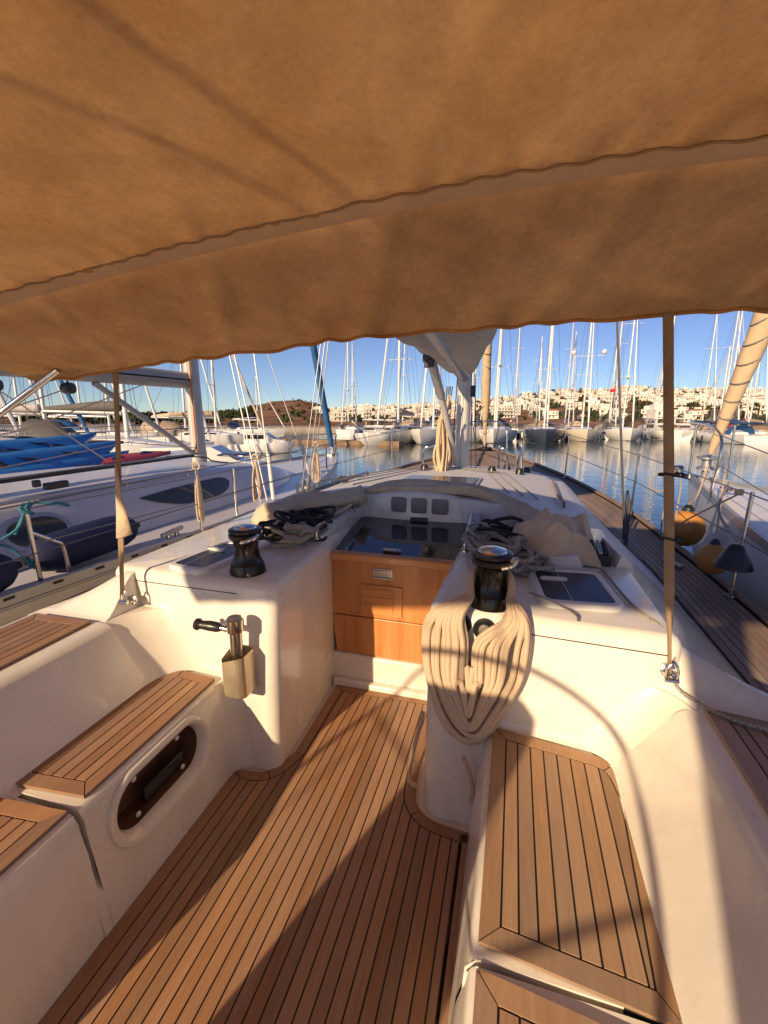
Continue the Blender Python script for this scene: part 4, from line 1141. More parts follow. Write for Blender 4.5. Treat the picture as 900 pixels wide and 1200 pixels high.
# steel bows, legs and the webbing straps
q = MB(); z0 = czy(-1.95,1.56); q.tube([(-1.93,1.56,z0+.0),(-2.24,1.50,1.578),(-2.6,.9,.9),(-2.62,.4,.58)], .015, 10)
q.build('frame_tube', STEEL, bim)
q = MB(); q.tube([(-2.17,1.12,czy(-2.17,1.12)),(-2.55,.55,.58)], .015, 10); q.tube([(1.08,1.12,czy(1.08,1.12)),(1.35,.55,.58)], .015, 10); q.tube([(1.08,-.88,czy(1.08,-.88)),(1.35,.3,.58)], .015, 10); q.build('frame_tube', STEEL, bim)
q = MB(); q.tube([(x, -.90, czy(x,-.9)+.012) for x in [-2.15+3.22*i/40 for i in range(41)]], .014, 8); q.build('frame_bow', STEEL, bim)
# unseen cloth, added on the after bow to shade the starboard coaming
q = MB(); rows = []
for j in range(13):
    t = j/12; row = []
    for i in range(31):
        u = i/30; x0 = -.30+.24*t; x = x0+(.05-x0)*u
        row.append((x, -.93+.035*math.sin(u*34+t*2)*(.3+t)+.02*math.sin(u*9), czy(x,-.9)*(1-t)+1.0*t))
    rows.append(row)
q.loft(rows, False); sc_ = q.build('shadow_blocker', STRAPM, bim, ang=80); sc_.modifiers.new('t','SOLIDIFY').thickness = .003
def strap(top, bot, wid, parent):
    top, bot = Vector(top), Vector(bot); d = bot-top; rings = []; mb = MB()
    for i in range(41):
        t = i/40; p = top+d*t
        w_ = wid*(1 if t < .78 else max(.28, 1-(t-.78)/.16)); ang = .25*math.sin(t*4.0)+.12*math.sin(t*13)
        u = Vector((math.cos(ang), -math.sin(ang), 0)); v = Vector((math.sin(ang), math.cos(ang), 0)); h_ = .006+.004*(t > .8)
        rings.append([p-u*w_/2-v*h_*.5, p-u*w_*.15-v*h_*1.6, p+u*w_/2-v*h_*.5, p+u*w_/2+v*h_*.5, p+v*h_*1.3, p-u*w_/2+v*h_*.5])
    mb.loft(rings, True, True, True); return mb.build('strap', STRAPM, parent, ang=50)
s1 = strap((.425,1.61,1.878),(.518,1.44,.80), .028, bim)
s2 = strap((-1.70,1.64,1.765),(-1.625,1.45,.80), .028, bim)
# loose flap on the port strap
q = MB(); q.loft([[(-1.672,1.545,1.36),(-1.664,1.548,1.36)],[(-1.668,1.53,1.28),(-1.640,1.53,1.24)],[(-1.662,1.51,1.15),(-1.590,1.51,1.06)],[(-1.66,1.49,1.04),(-1.615,1.49,1.05)]], False); fo = q.build('strap_flap', CLOTH, s2); fo.modifiers.new('t','SOLIDIFY').thickness = .004
for s_, t_ in ((s1, .44), (s1, .62)):
    p = Vector((.432,1.61,1.878)).lerp(Vector((.524,1.44,.80)), t_); q = MB()
    q.tube([p+Vector((.034*math.cos(a_), .012*math.sin(a_), .004*math.sin(a_*2))) for a_ in [2*math.pi*j/20 for j in range(20)]], .0035, 5, True); q.build('strap_tie', ROPED, s_)
for (x,y,z) in ((.523,1.415,.775),(-1.628,1.44,.755)):
    q = MB(); q.tube(smoothpath([(x-.014,y+.012,z-.004),(x-.015,y+.014,z+.035),(x,y+.018,z+.055),(x+.015,y+.014,z+.035),(x+.014,y+.012,z-.004)],5), .0042, 8); q.lathe([(.008,-.02),(.008,.02)], (x,y+.012,z), 12, (1,0,0)); q.build('shackle', STEEL, bim)

# ================================================================== OTHER BOATS
def hull_rings(L, B, fb, fs, y0=None, plumb=.06, full=1.0, stern=.82, draft=.45, fine=2.2):
    """stations stern->bow in local axes, bow at y=0, stern at y=-L; z=0 is the waterline"""
    R = []; N = 16
    for i in range(N+1):
        t = i/N; y = -L+L*t
        hb = B/2*(stern+(1-stern)*math.sin(min(1,t/.55)*math.pi/2)) if t < .55 else B/2*(1-((t-.55)/.45)**fine)
        hb = max(.012, hb); z = fs+(fb-fs)*t**1.6
        R.append((y, hb, z, t))
    rings = []
    for y, hb, z, t in R:
        rk = plumb*L*t**4
        w = hb*(.93-.10*t**3); w2 = hb*(.86-.35*t**2)
        row = [(-hb, y, z), (-hb*.985-.004, y-rk*.1, z*.72), (-w, y-rk*.4, z*.35), (-w2, y-rk*.75, .0), (-w2*.7, y-rk, -draft)]
        rings.append(row+[(-p[0], p[1], p[2]) for p in row[::-1]])
    return rings, R
def deck_mesh(R, inset_=.0, dz=-.015, camber=.05):
    q = MB(); q.loft([[((hb-inset_)*u, y, z+dz+camber*(1-u*u)*min(1,hb)) for u in (-1,-.6,-.2,.2,.6,1)] for y, hb, z, t in R], False); return q
def place(o, loc, rz):
    o.location = loc; o.rotation_euler.z = rz
BOOTD = mat('dark_antifouling', (.012,.013,.02), .6)
WINB = mat('tinted_cabin_window', (.02,.022,.026), .12)
SCR = mat('sprayhood_grey', (.13,.12,.115), .85, var=.2)
CREAMH = mat('cream_hull', (.66,.60,.48), .3, var=.05, coat=.2)
WHITEH = mat('white_hull', (.76,.75,.73), .3, var=.05, coat=.2)
NAVYH = mat('slate_blue_hull', (.055,.075,.115), .25, coat=.3)
BLUEH = mat('pale_blue_hull', (.22,.42,.52), .3, coat=.2)
REDC = mat('red_boat_cover', (.42,.025,.03), .8, var=.2)
TANC = mat('tan_boat_cover', (.40,.30,.21), .85, var=.2)
WIRE = mat('rigging_wire', (.30,.29,.28), .4, .6)

rj = random.Random(8)
def sailboat(bow, label, hm, L=12.5, B=4.0, fb=1.35, fs=1.05, rz=math.pi, mast_h=17.5, cover=SAILCOV, hood_m=SCR, group='yachts moored across the harbour', jib=None, win=True, rake=0.0, spread=2, radar=False, slot=False, stripe=True, scale=1.0, dish=None):
    jib = jib or rj.choice((WALU, WALU, WHITEH, GELN, CLOTH, WALU, BLUEJ))
    r_ = root('moored_yacht', bow, label, 'yacht', group, boat=False); PLACE[r_.name] = Vector((0,0,0)); r_.rotation_euler.z = rz
    rings, R = hull_rings(L, B, fb, fs)
    q = MB(); q.loft(rings, False); q.loft([[p for p in rings[0]]], False); 
    q.add(rings[0], [tuple(range(len(rings[0])))])
    h = q.build('hull', hm, r_, ang=50)
    if stripe:
        q = MB()
        for sg in (-1,1):
            q.loft([[(sg*(abs(rg[3][0])+.012), rg[3][1], .0),(sg*(abs(rg[3][0])+.02), rg[3][1], .10)] for rg in rings], False)
        q.build('boot_stripe', BOOTD, h)
    deck_mesh(R).build('deck', WHITEH, r_)
    # cabin
    q = MB(); rg = []
    for i in range(13):
        t = i/12; y = -L*.70+L*.48*t; w = B*.33*(1-.55*t**2); hh = .42*math.sin(math.pi*min(1,.25+t*.75)) ; z0 = fs+(fb-fs)*(1+y/L)**1.6
        rg.append([(-w*1.1,y,z0-.02),(-w*.98,y,z0+hh*.8),(-w*.6,y,z0+hh),(w*.6,y,z0+hh),(w*.98,y,z0+hh*.8),(w*1.1,y,z0-.02)])
    q.loft(rg, False, True, True); c = q.build('cabin', WHITEH, r_, ang=35)
    if win:
        for sg in (-1,1):
            q = MB(); i0, i1 = 2, 9
            q.loft([[(sg*(abs(rg[i][0][0])*.62+abs(rg[i][1][0])*.38+.012), rg[i][0][1], rg[i][0][2]*.62+rg[i][1][2]*.38),(sg*(abs(rg[i][1][0])*.8+abs(rg[i][0][0])*.2+.012), rg[i][0][1], rg[i][1][2]*.8+rg[i][0][2]*.2)] for i in range(i0,i1)], False); q.build('window', WINB, c)
    if slot:
        for sg in (-1,1):
            q = MB(); ii = [9,10,11]; q.loft([[(sg*(abs(R[i][1])+.015), R[i][0], R[i][2]*.62),(sg*(abs(R[i][1])+.015), R[i][0], R[i][2]*.74)] for i in ii], False); q.build('hull_window', WINB, h)
    # sprayhood and cockpit cover
    q = MB(); y = -L*.70; z0 = fs+.1
    q.loft([[(math.cos(th)*B*.34, y+.55, z0+math.sin(th)*.55) for th in [math.pi*k/10 for k in range(11)]],[(math.cos(th)*B*.36, y-.1, z0+math.sin(th)*1.05) for th in [math.pi*k/10 for k in range(11)]],[(math.cos(th)*B*.36, y-1.0, z0+math.sin(th)*1.15) for th in [math.pi*k/10 for k in range(11)]]], False)
    q.build('sprayhood', hood_m, r_)
    # rig
    my = -L*.40; zt = mast_h; zc = fs+.55
    q = MB(); q.tube([(0,my,zc-.4),(0,my-rake*mast_h*.5,zt*.5),(0,my-rake*mast_h,zt)], [.105,.10,.075], 10); m_ = q.build('mast', WALU, r_)
    for k in range(spread):
        z = zc+(zt-zc)*(k+1)/(spread+1); q = MB(); q.tube([(-B*.26,my-.25,z),(0,my,z),(B*.26,my-.25,z)], .028, 6); q.build('spreader', WALU, m_)
    if radar:
        q = MB(); q.lathe([(.02,-.13),(.24,-.1),(.26,0),(.2,.1),(.03,.13)], (0,my+.35,zc+6.0), 14); q.build('radar_dome', WALU, m_)
    if dish:
        for sx in (-1,1):
            q = MB(); q.lathe([(.05,-.28),(.24,-.16),(.30,.02),(.22,.2),(.04,.30)], (sx*dish,my,zc+8.2), 14); q.tube([(0,my,zc+7.8),(sx*dish,my,zc+7.85)], .03, 6); q.build('satellite_dome', WHITEH, m_)
    q = MB(); q.tube([(0,my-.15,zc+.95),(0,my-L*.36,zc+1.0)], .09, 8); bo = q.build('boom', ALU, r_)
    q = MB(); P_ = []
    q.tube([(0,my-.2,zc+1.28),(0,my-L*.12,zc+1.25),(0,my-L*.35,zc+1.12)], [.24,.22,.09], 10); q.build('sail_cover', cover, bo)
    q = MB(); s0 = Vector((0,-.15,fb+.05)); s1_ = Vector((0,my-rake*mast_h,zt*.97)); 
    q.tube([s0.lerp(s1_, t) for t in (0,.03,.08,.5,1)], [.03,.07,.10,.07,.02], 8); q.build('furled_headsail', jib, r_)
    q = MB()
    for sg in (-1,1):
        q.tube([(sg*B*.46,my-.2,fs+.05),(sg*B*.26,my-.25,zc+(zt-zc)/(spread+1)),(0,my-rake*mast_h,zt*.98)], .014, 4)
        q.tube([(sg*B*.40,my+.1,fs+.05),(0,my,zc+(zt-zc)*.5)], .014, 4)
    q.tube([(0,-L+.1,fs+.1),(0,my-rake*mast_h,zt)], .014, 4); q.build('rigging', WIRE, r_)
    # pulpit, stanchions, lifelines
    q = MB(); pl = [(-R[13][1]*.9,R[13][0],R[13][2]),(-R[13][1]*.9,R[13][0],R[13][2]+.62),(0,.12,fb+.62),(R[13][1]*.9,R[13][0],R[13][2]+.62),(R[13][1]*.9,R[13][0],R[13][2])]
    q.tube(pl, .022, 6); q.build('pulpit', STEEL, r_)
    q = MB()
    for sg in (-1,1):
        for dz in (.32,.6): q.tube([(sg*R[i][1]*.96, R[i][0], R[i][2]+dz) for i in (1,4,7,10,13)], .010, 4)
        for i in (1,4,7,10): q.tube([(sg*R[i][1]*.96, R[i][0], R[i][2]),(sg*R[i][1]*.96, R[i][0], R[i][2]+.62)], .016, 5)
    q.build('guard_rail', STEEL, r_)
    for sg, ii in ((1,6),(-1,6),(1,9),(-1,9)):
        q = MB(); x = sg*(R[ii][1]+.12); q.tube([(x,R[ii][0],R[ii][2]-.25),(x,R[ii][0],R[ii][2]-.35),(x,R[ii][0],R[ii][2]-.85),(x,R[ii][0],R[ii][2]-.95)], [.03,.11,.11,.03], 8); q.build('side_fender', NAVY if hm is WHITEH else WHITEH, r_)
    r_.scale = (scale,)*3
    return r_

def motorboat(bow, label, L=11, B=3.8, rz=math.pi, hm=WHITEH, stripe=None, group=None, top=True, wide=False, scale=1.0):
    r_ = root('motor_boat', bow, label, 'motor boat', group, boat=False); PLACE[r_.name] = Vector((0,0,0)); r_.rotation_euler.z = rz
    rings, R = hull_rings(L, B, 1.5, 1.0, fine=3 if not wide else 6, plumb=.10)
    q = MB(); q.loft(rings, False); q.add(rings[0], [tuple(range(10))]); h = q.build('hull', hm, r_, ang=50)
    if stripe:
        q = MB()
        for sg in (-1,1): q.loft([[(sg*(abs(rg[2][0])+.03), rg[2][1], rg[2][2]*.2),(sg*(abs(rg[1][0])+.03), rg[1][1], rg[1][2]*.95)] for rg in rings], False)
        q.build('hull_stripe', stripe, h)
    deck_mesh(R).build('deck', WHITEH, r_)
    q = MB(); w = B*.40
    rg = [[(-w*s_,y,1.0),(-w*s_,y,z),(w*s_,y,z),(w*s_,y,1.0)] for y, z, s_ in ((-L*.75,2.35,1),(-L*.42,2.4,1),(-L*.30,1.75,.85),(-L*.14,1.5,.5))]
    q.loft(rg, False, True, True); c = q.build('cabin', WHITEH, r_, ang=25)
    for sg in (-1,1):
        for k in range(3):
            y0 = -L*.73+k*L*.10; q = MB(); q.box(min(sg*(w+.01),sg*(w-.02)), max(sg*(w+.01),sg*(w-.02)), y0, y0+L*.088, 1.72, 2.22); q.build('window', WINB, c, smooth=False)
    q = MB(); q.add([(-w*.93,-L*.415,2.28),(w*.93,-L*.415,2.28),(w*.84,-L*.305,1.80),(-w*.84,-L*.305,1.80)],[(0,1,2,3)])
    for v in range(len(q.v)): q.v[v] = (q.v[v][0], q.v[v][1]+.03, q.v[v][2]+.03)
    q.build('windscreen', WINB, c, smooth=False)
    if top:
        q = MB(); q.box(-w*1.1,w*1.1,-L*.86,-L*.40,3.0,3.12); f_ = q.build('flybridge_roof', WHITEH, r_, bevel=.05)
        for sx in (-1,1):
            for y in (-L*.82,-L*.45): q = MB(); q.tube([(sx*w*.9,y,2.3),(sx*w*.95,y,3.02)], .04, 6); q.build('roof_post', WHITEH, f_)
    q = MB(); q.tube([(-R[12][1]*.9,R[12][0],R[12][2]),(-R[12][1]*.9,R[12][0],R[12][2]+.6),(0,.05,2.1),(R[12][1]*.9,R[12][0],R[12][2]+.6),(R[12][1]*.9,R[12][0],R[12][2])], .022, 6); q.build('bow_rail', STEEL, r_)
    r_.scale = (scale,)*3
    return r_

def B(px, y): return watz(px, y, WZ)
PI = math.pi
far = 'yachts moored across the harbour'
motorboat(B(431,522.5), 'white catamaran with long flat roof at the left end of the far row', L=11, B=5.0, wide=True, scale=.85)
sailboat(B(441,521.5), 'grey white yacht right of the catamaran with a furled sail slanting across it', mat('grey_white_hull',(.56,.57,.57),.3), L=13, B=4.2, mast_h=19, rz=PI-.10, hood_m=TANC, cover=TANC, scale=1.28)
sailboat(B(492,522), 'white yacht with tan cover just left of the big mast and its rope bundle', WHITEH, L=12, mast_h=18, hood_m=TANC, cover=TANC, radar=True, rz=PI-.05, scale=1.28)
sailboat(B(549,519), 'white yacht mostly hidden behind the big mast', WHITEH, L=11, B=3.6, mast_h=16, cover=ORANGE, scale=1.28)
sailboat(B(578,520), 'white yacht right of the furled tan headsail with white hull and plain deck', WHITEH, L=12.5, B=4.3, mast_h=19, radar=True, scale=1.28)
sailboat(B(640,518.5), 'slate blue hulled yacht in the far row', NAVYH, L=12.5, B=4.3, mast_h=20, hood_m=TANC, stripe=False, jib=WALU, scale=1.28)
sailboat(B(688,518), 'cream hulled yacht with a cream canvas on deck beside the slate blue one', CREAMH, L=12, B=4.3, mast_h=19, hood_m=CLOTH, cover=CLOTH, dish=1.6, scale=1.28)
sl_ = sailboat(B(740,517), 'white yacht with a dark slot window in its hull', WHITEH, L=13, B=4.5, mast_h=20, slot=True, radar=True, fb=1.5, scale=1.28)
motorboat(B(800,517.5), 'white motor catamaran with flybridge roof partly behind the tan strap', L=12, B=5.6, wide=True, scale=1.12)
sailboat(B(864,517), 'pale blue hulled yacht beside the motor catamaran', BLUEH, L=13, B=4.4, mast_h=17, hood_m=TANC, scale=1.28)
sailboat(B(897,516), 'white yacht with bright red cover at the right end of the far row', WHITEH, L=12.5, B=4.4, mast_h=18, cover=REDC, hood_m=REDC, scale=1.28)
q = MB(); q.loft([[(1.25+.62*k/6, -5.3+.05*math.sin(k*1.3), 5.9-.02*k+dz) for k in range(7)] for dz in (0,.42)], False)
fl = q.build('flag', mat('red_flag', (.55,.02,.05), .8), sl_); fl.modifiers.new('t','SOLIDIFY').thickness = .01
# second row beyond, mostly masts
rb = random.Random(31)
LB = ['blue','cream','grey','white','tan']
CV = [BLUEJ, CLOTH, SAILCOV, WALU, TANC]
AHEAD = [(425,'white catamaran'),(460,'grey white yacht with tan cover'),(500,'white yacht left of the big mast'),(545,'big mast'),(585,'white yacht right of the furled tan headsail'),(632,'slate blue yacht'),(676,'cream yacht'),(725,'white yacht with the slot window'),(790,'motor catamaran'),(840,'pale blue yacht'),(890,'yacht with the red cover')]
def ahead(px): return min(AHEAD, key=lambda a_: abs(a_[0]-px))[1]
row2 = [(400,17),(418,15),(463,19),(518,18),(562,16),(606,19),(632,16),(662,20),(672,17),(712,21),(722,16),(758,18),(786,17),(815,12),(838,20),(850,19),(880,18),(905,20)]
for i, (px, mh) in enumerate(row2):
    p = watd(px, 500, 82+rb.uniform(0,14)); p.z = WZ
    k = (i*3+1) % 5
    sailboat(p, 'second-row yacht with %s sail cover behind the %s' % (LB[k], ahead(px)), WHITEH, L=rb.uniform(10,13), B=rb.uniform(3.4,4.2), mast_h=mh, rz=rb.uniform(-.2,.2)+(0 if i % 2 else PI), cover=CV[k], hood_m=CV[k], group='yachts in the second row', rake=rb.uniform(-.012,.03), spread=rb.choice((1,2,2,3)), radar=i % 4 == 0, scale=1.1)
# port side basin: cruiser with navy band, more yachts toward the green hill
motorboat(Vector((-6.6,13.0,WZ)), 'white cabin cruiser with broad navy blue band along its hull', L=9.5, B=3.0, rz=-1.15, stripe=STRIPE_NAVY, top=False, scale=.62)
motorboat(watd(345,500,34)*1.0+Vector((0,0,WZ-watd(345,500,34).z)), 'small white motor boat with a dark roof beyond the navy banded cruiser', L=8, B=2.8, rz=-1.3, hm=WHITEH, top=False, scale=.6)
left = [(28,'white',26,-1.2,WALU,14),(62,'red',34,-1.3,REDC,16),(110,'orange',24,-1.25,ORANGE,13),(160,'grey',30,-1.1,SAILCOV,17),(190,'blue',40,-1.3,BLUEJ,18),(262,'cream',44,-1.4,CLOTH,16),(312,'tan',38,-1.2,TANC,12),(250,'black',22,-1.1,SCR,15),(90,'navy',48,-1.2,NAVY,19),(140,'silver',56,-1.3,ALU,18),(335,'dark blue',70,-1.3,STRIPE_NAVY,9)]
for px, cn, d_, rz, cm, mh in left:
    p = watd(px, 500, d_); p.z = WZ
    sailboat(p, 'white yacht with %s sail cover moored on the port side beyond the neighbouring boat' % cn, WHITEH, L=rb.uniform(9,11.5), B=3.4, mast_h=mh, rz=rz+rb.uniform(-.1,.1), cover=cm, hood_m=cm, group='yachts on the port side', spread=rb.choice((1,2)))
# long low pontoon on the port side
q = MB(); q.box(-40,-11,44,46.2,WZ-.3,WZ+.45); pz = q.build('pontoon', mat('pontoon_boards',(.25,.17,.11),.85,var=.3,scale=3), None, smooth=False); pz['kind'] = 'structure'

# ------------------------------------------------------------------ neighbour to port
CN = -4.82
nb = root('sailboat', (CN, 3.0, -.62), 'white sailing yacht moored close alongside to port with a grey boom and blue furled headsail', 'sailing yacht')
GN = [(-4,1.60),(-2,1.70),(1.8,1.82),(2.6,1.90),(3.6,1.96),(4.9,1.93),(6.5,1.74),(8.5,1.22),(10,.76),(11.2,.30),(11.75,.03)]
SN = [(-4,.42),(3,.42),(5,.39),(6.5,.34),(8.5,.30),(11.75,.34)]
yn = [-4+.35*i for i in range(46)]
gn = lambda Y: max(.02, sinterp(GN, Y)); sn = lambda Y: sinterp(SN, Y)
q = MB()
for sg in (-1,1):
    q.loft([[(CN+sg*gn(Y),Y,sn(Y)),(CN+sg*(gn(Y)*.99+.008),Y,sn(Y)-.15),(CN+sg*gn(Y)*.95,Y,-.2),(CN+sg*gn(Y)*.75,Y-.1,-.66),(CN,Y-.2,-1.1)] for Y in yn], False)
nh = q.build('hull', GEL, nb)
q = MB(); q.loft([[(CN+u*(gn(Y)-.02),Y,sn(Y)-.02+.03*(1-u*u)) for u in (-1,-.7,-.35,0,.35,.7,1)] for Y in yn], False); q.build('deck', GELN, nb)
for sg in (1,-1):
    q = MB(); q.loft([[(CN+sg*(gn(Y)+.006),Y,sn(Y)-.035),(CN+sg*(gn(Y)+.006),Y,sn(Y)+.035),(CN+sg*(gn(Y)-.012),Y,sn(Y)+.045),(CN+sg*(gn(Y)-.05),Y,sn(Y)-.012)] for Y in yn], False); tr = q.build('toe_rail', ALU, nb)
    if sg > 0:
        for i in range(16):
            Y = 1.55+i*.30; q = MB(); P_, _ = fillet_poly([(Y-.035,sn(Y)+.002,.008),(Y+.035,sn(Y)+.002,.008),(Y+.035,sn(Y)+.022,.008),(Y-.035,sn(Y)+.022,.008)])
            q.loft([[(CN+gn(p.x)+.0085,p.x,p.y) for p in P_],[(CN+gn(p.x)+.0095,p.x,p.y) for p in P_]], True, False, True); q.build('rail_slot', BLACK, tr)
q = MB(); q.loft([[(CN+gn(Y)+.004,Y,sn(Y)-.06),(CN+gn(Y)+.016,Y,sn(Y)-.05),(CN+gn(Y)+.016,Y,sn(Y)-.038),(CN+gn(Y)+.004,Y,sn(Y)-.036)] for Y in yn], False); q.build('rubbing_strake', ALU, nb)
p = atx(68,709,CN+1.88); q = MB(); q.lathe([(.022,0),(.022,.006),(.012,.008),(.011,.003)], (CN+gn(p.y)*.985+.012,p.y,.30), 16, (1,0,0)); q.build('drain_fitting', STEEL, nb)
# cabin
def cw(Y): return sinterp([(-4,1.25),(4,1.36),(5.5,1.28),(7,1.0),(8.2,.5)], Y)
def chh(Y): return sinterp([(-4,.42),(3,.42),(5,.40),(6.5,.33),(7.6,.16),(8.3,.02)], Y)
def csec(Y, u):
    # u 0 bottom edge .. 1 top edge of the cabin side, on the starboard flank
    w = cw(Y); h = chh(Y); return (CN+w-.36*u*h/.46*(.75+.25*u), Y, sn(Y)+h*u*(1.0))
q = MB(); rg = []
for i in range(48):
    Y = -4+i*.258; a_ = [csec(Y,u) for u in (0,.25,.5,.75,.92,1)]
    top = [(CN+(a_[-1][0]-CN)*k, Y, a_[-1][2]+.01+.045*(1-k*k)) for k in (.93,.6,.3,0)]
    half = a_+top; rg.append(half+[(2*CN-p[0],p[1],p[2]) for p in half[-2::-1]])
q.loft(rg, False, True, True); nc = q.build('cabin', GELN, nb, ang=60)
def patch(pts, off, name, m, par, n=8):
    # polygon given in (Y, u) on the cabin flank
    q = MB(); P3 = []
    for Y, u in pts:
        p = Vector(csec(Y,u)); P3.append(p+Vector((.75,0,.55)).normalized()*off)
    q.add(P3, [tuple(range(len(P3)))]); return q.build(name, m, par, smooth=False)
def strip_patch(cols, off, name, m, par):
    # cols: (Y, u_low, u_high) columns following the cabin flank
    q = MB(); q.loft([[Vector(csec(Y, u0+(u1-u0)*k/4))+Vector((.75,0,.55)).normalized()*off for k in range(5)] for Y, u0, u1 in cols], False)
    return q.build(name, m, par)
def oval(yc, uc, hy, hu, n=24):
    out = []
    for i in range(n+1):
        t = -1+2*i/n; h = hu*max(.02,(1-abs(t)**3.2))**.5; out.append((yc+hy*t, uc-h, uc+h))
    return out
strip_patch(oval(2.54,.52,.275,.30), .008, 'portlight_frame', ALU, nc)
strip_patch(oval(2.54,.52,.225,.22), .014, 'portlight', GLASSD, nc)
UP = [(3.62,.68),(4.1,.74),(4.6,.78),(5.0,.80),(5.12,.76),(5.17,.66)]; LO = [(3.62,.66),(3.8,.50),(4.0,.37),(4.2,.30),(4.55,.28),(4.85,.33),(5.05,.44),(5.17,.62)]
strip_patch([(3.62+1.55*i/30, interp(LO,3.62+1.55*i/30), interp(UP,3.62+1.55*i/30)) for i in range(31)], .012, 'cabin_window', GLASSD, nc)
q = MB(); q.tube([Vector(csec(Y,.97))+Vector((.0,0,.05)) for Y in (1.6,2.4,3.2,4.0,4.6)], .016, 8)
for Y in (1.7,2.7,3.6,4.5): q.tube([Vector(csec(Y,.97)),Vector(csec(Y,.97))+Vector((0,0,.05))], .012, 6)
q.build('cabin_rail', ALU, nc)
q = MB(); q.loft([[(CN+.55,1.0,.985),(CN+.65,1.0,.985),(CN+.65,1.0,1.02),(CN+.55,1.0,1.02)],[(CN+.5,5.2,.955),(CN+.6,5.2,.955),(CN+.6,5.2,.985),(CN+.5,5.2,.985)]], True, True, True); q.build('genoa_track', BLACK, nc)
q = MB(); q.tube(smoothpath([(CN+.2,5.9,.93),(CN+.35,4.9,.965),(CN+.62,3.0,1.01),(CN+.6,1.0,1.03)],6), .010, 6); q.build('deck_line', ROPEW, nc)
q = MB(); q.tube(smoothpath([(CN+.3,5.0,.97),(CN+.75,5.2,.95),(CN+.95,5.1,.92),(CN+1.05,5.3,.87)],6), .010, 6); q.build('deck_line', BLACK, nc)
q = MB(); q.box(CN+.1,CN+.6,6.35,6.85,.83,.86); hn = q.build('deck_hatch', ALU, nc, bevel=.02); q = MB(); q.box(CN+.15,CN+.55,6.4,6.8,.8605,.872); q.build('hatch_glass', HATCHGL, hn)
q = MB(); q.obox((CN+1.0,2.9,.95), (.03,0,0), (0,.10,0), (0,0,.03)); q.obox((CN+.98,2.75,.985), (.02,0,0), (0,.03,0), (0,0,.03)); q.build('sheet_car', BLACK, nc, bevel=.01)
# rig
q = MB(); q.loft([[(CN+.095*math.cos(t),6.05+.14*math.sin(t),z) for t in [2*PI*k/18 for k in range(18)]] for z in (.76,3,9,15)], True, True, True); nm = q.build('mast', SPARM, nb)
for i in range(5):
    q = MB(); q.tube([(CN+.06+.022*i,5.90-.02*i,.95),(CN+.07+.02*i,5.92-.015*i,4)], .008, 5); q.build('halyard', [ROPEC,SAILT,ROPEG,ROPEC,ORANGE][i], nm)
q = MB(); q.tube([(CN,5.92,2.02),(CN+.01,3.0,2.03),(CN+.05,.2,2.05)], .12, 16); nbm = q.build('boom', SPARG, nb)
q = MB(); q.tube([(CN+.12,5.85,2.02),(CN+.13,3.0,2.03),(CN+.165,.2,2.05)], .012, 6); q.build('boom_groove', BLACK, nbm)
q = MB(); q.obox((CN,5.86,2.02), (.06,0,0), (0,.09,0), (0,0,.10)); q.build('gooseneck', BLACK, nbm, bevel=.02)
q = MB(); q.tube([(CN+.02,4.3,1.90),(CN,5.9,.93)], .036, 10); q.build('boom_vang', SPARG, nb)
q = MB(); q.tube([(CN-.8,2.2,1.95),(CN-.3,3.4,1.0)], .03, 8); q.build('backstay_tackle', BLACK, nb)
for Y in (3.15, 2.2, 3.9):
    q = MB(); q.lathe([(.012,-.06),(.06,-.05),(.065,.0),(.06,.05),(.012,.06)], (CN+.1,Y,1.82), 14, (1,0,0)); q.tube([(CN+.1,Y,1.9),(CN+.1,Y,1.84)], .012, 6); q.build('boom_block', BLACK, nbm)
q = MB(); q.tube([(CN+.1,1.0,1.80),(CN+.1,3.15,1.80),(CN+.15,4.2,1.0)], .007, 5); q.tube([(CN+.4,.5,1.0),(CN+.3,3.2,1.4),(CN+.1,5.0,1.92)], .007, 5); q.tube([(CN+.7,1.0,.98),(CN+.1,3.9,1.82)], .007, 5); q.tube([(CN+.6,1.6,1.0),(CN+.3,4.4,1.2),(CN+.12,5.9,1.0)], .006, 5)
q.build('mainsheet', ROPEC, nbm)
q = MB()
for (x0, y0, x1) in ((CN+1.70,5.35,CN+.9),(CN+1.62,5.15,CN+.1),(CN+1.66,5.25,CN+.12),(CN+1.0,8.0,CN+.1)):
    q.tube([(x0,y0,sn(y0)),(x1,5.9 if x1 > CN+.5 else 6.05,6.0),(CN+.1,6.05,12)], .009, 5)
q.build('shroud', WALU, nb)
for (x0,y0,x1,y1) in ((CN+1.70,5.35,CN+1.63,5.4),(CN+1.0,8.0,CN+.93,7.85)):
    q = MB(); q.tube([(x0,y0,sn(y0)),(x1,y1,sn(y0)+.62)], .028, 10); q.build('shroud_sleeve', WALU, nb)
q = MB(); s0 = Vector((CN,11.55,.55)); s1_ = Vector((CN,6.2,14.2))
q.tube([s0.lerp(s1_,t) for t in [0,.01,.02,.05,.1,.2,.3,.5,1]], [.04,.07,.075,.08,.08,.08,.08,.07,.03], 12); q.build('furled_headsail', BLUEJ, nb)
q = MB(); q.lathe([(.1,0),(.1,.05),(.05,.06),(.05,.12),(.1,.13),(.1,.16)], (CN,11.6,.40), 14); q.obox((CN,11.6,.34),(.07,0,0),(0,.25,0),(0,0,.05)); q.build('furling_drum', ALU, nb)
q = MB(); pl = [(CN+.62,10.3,.3),(CN+.60,10.35,.85),(CN+.2,11.4,.92),(CN-.2,11.4,.92),(CN-.6,10.35,.85),(CN-.62,10.3,.3)]; q.tube(smoothpath(pl,5), .014, 8); q.tube([(CN+.25,11.3,.33),(CN+.24,11.25,.9)], .013, 8); q.build('pulpit', STEEL, nb)
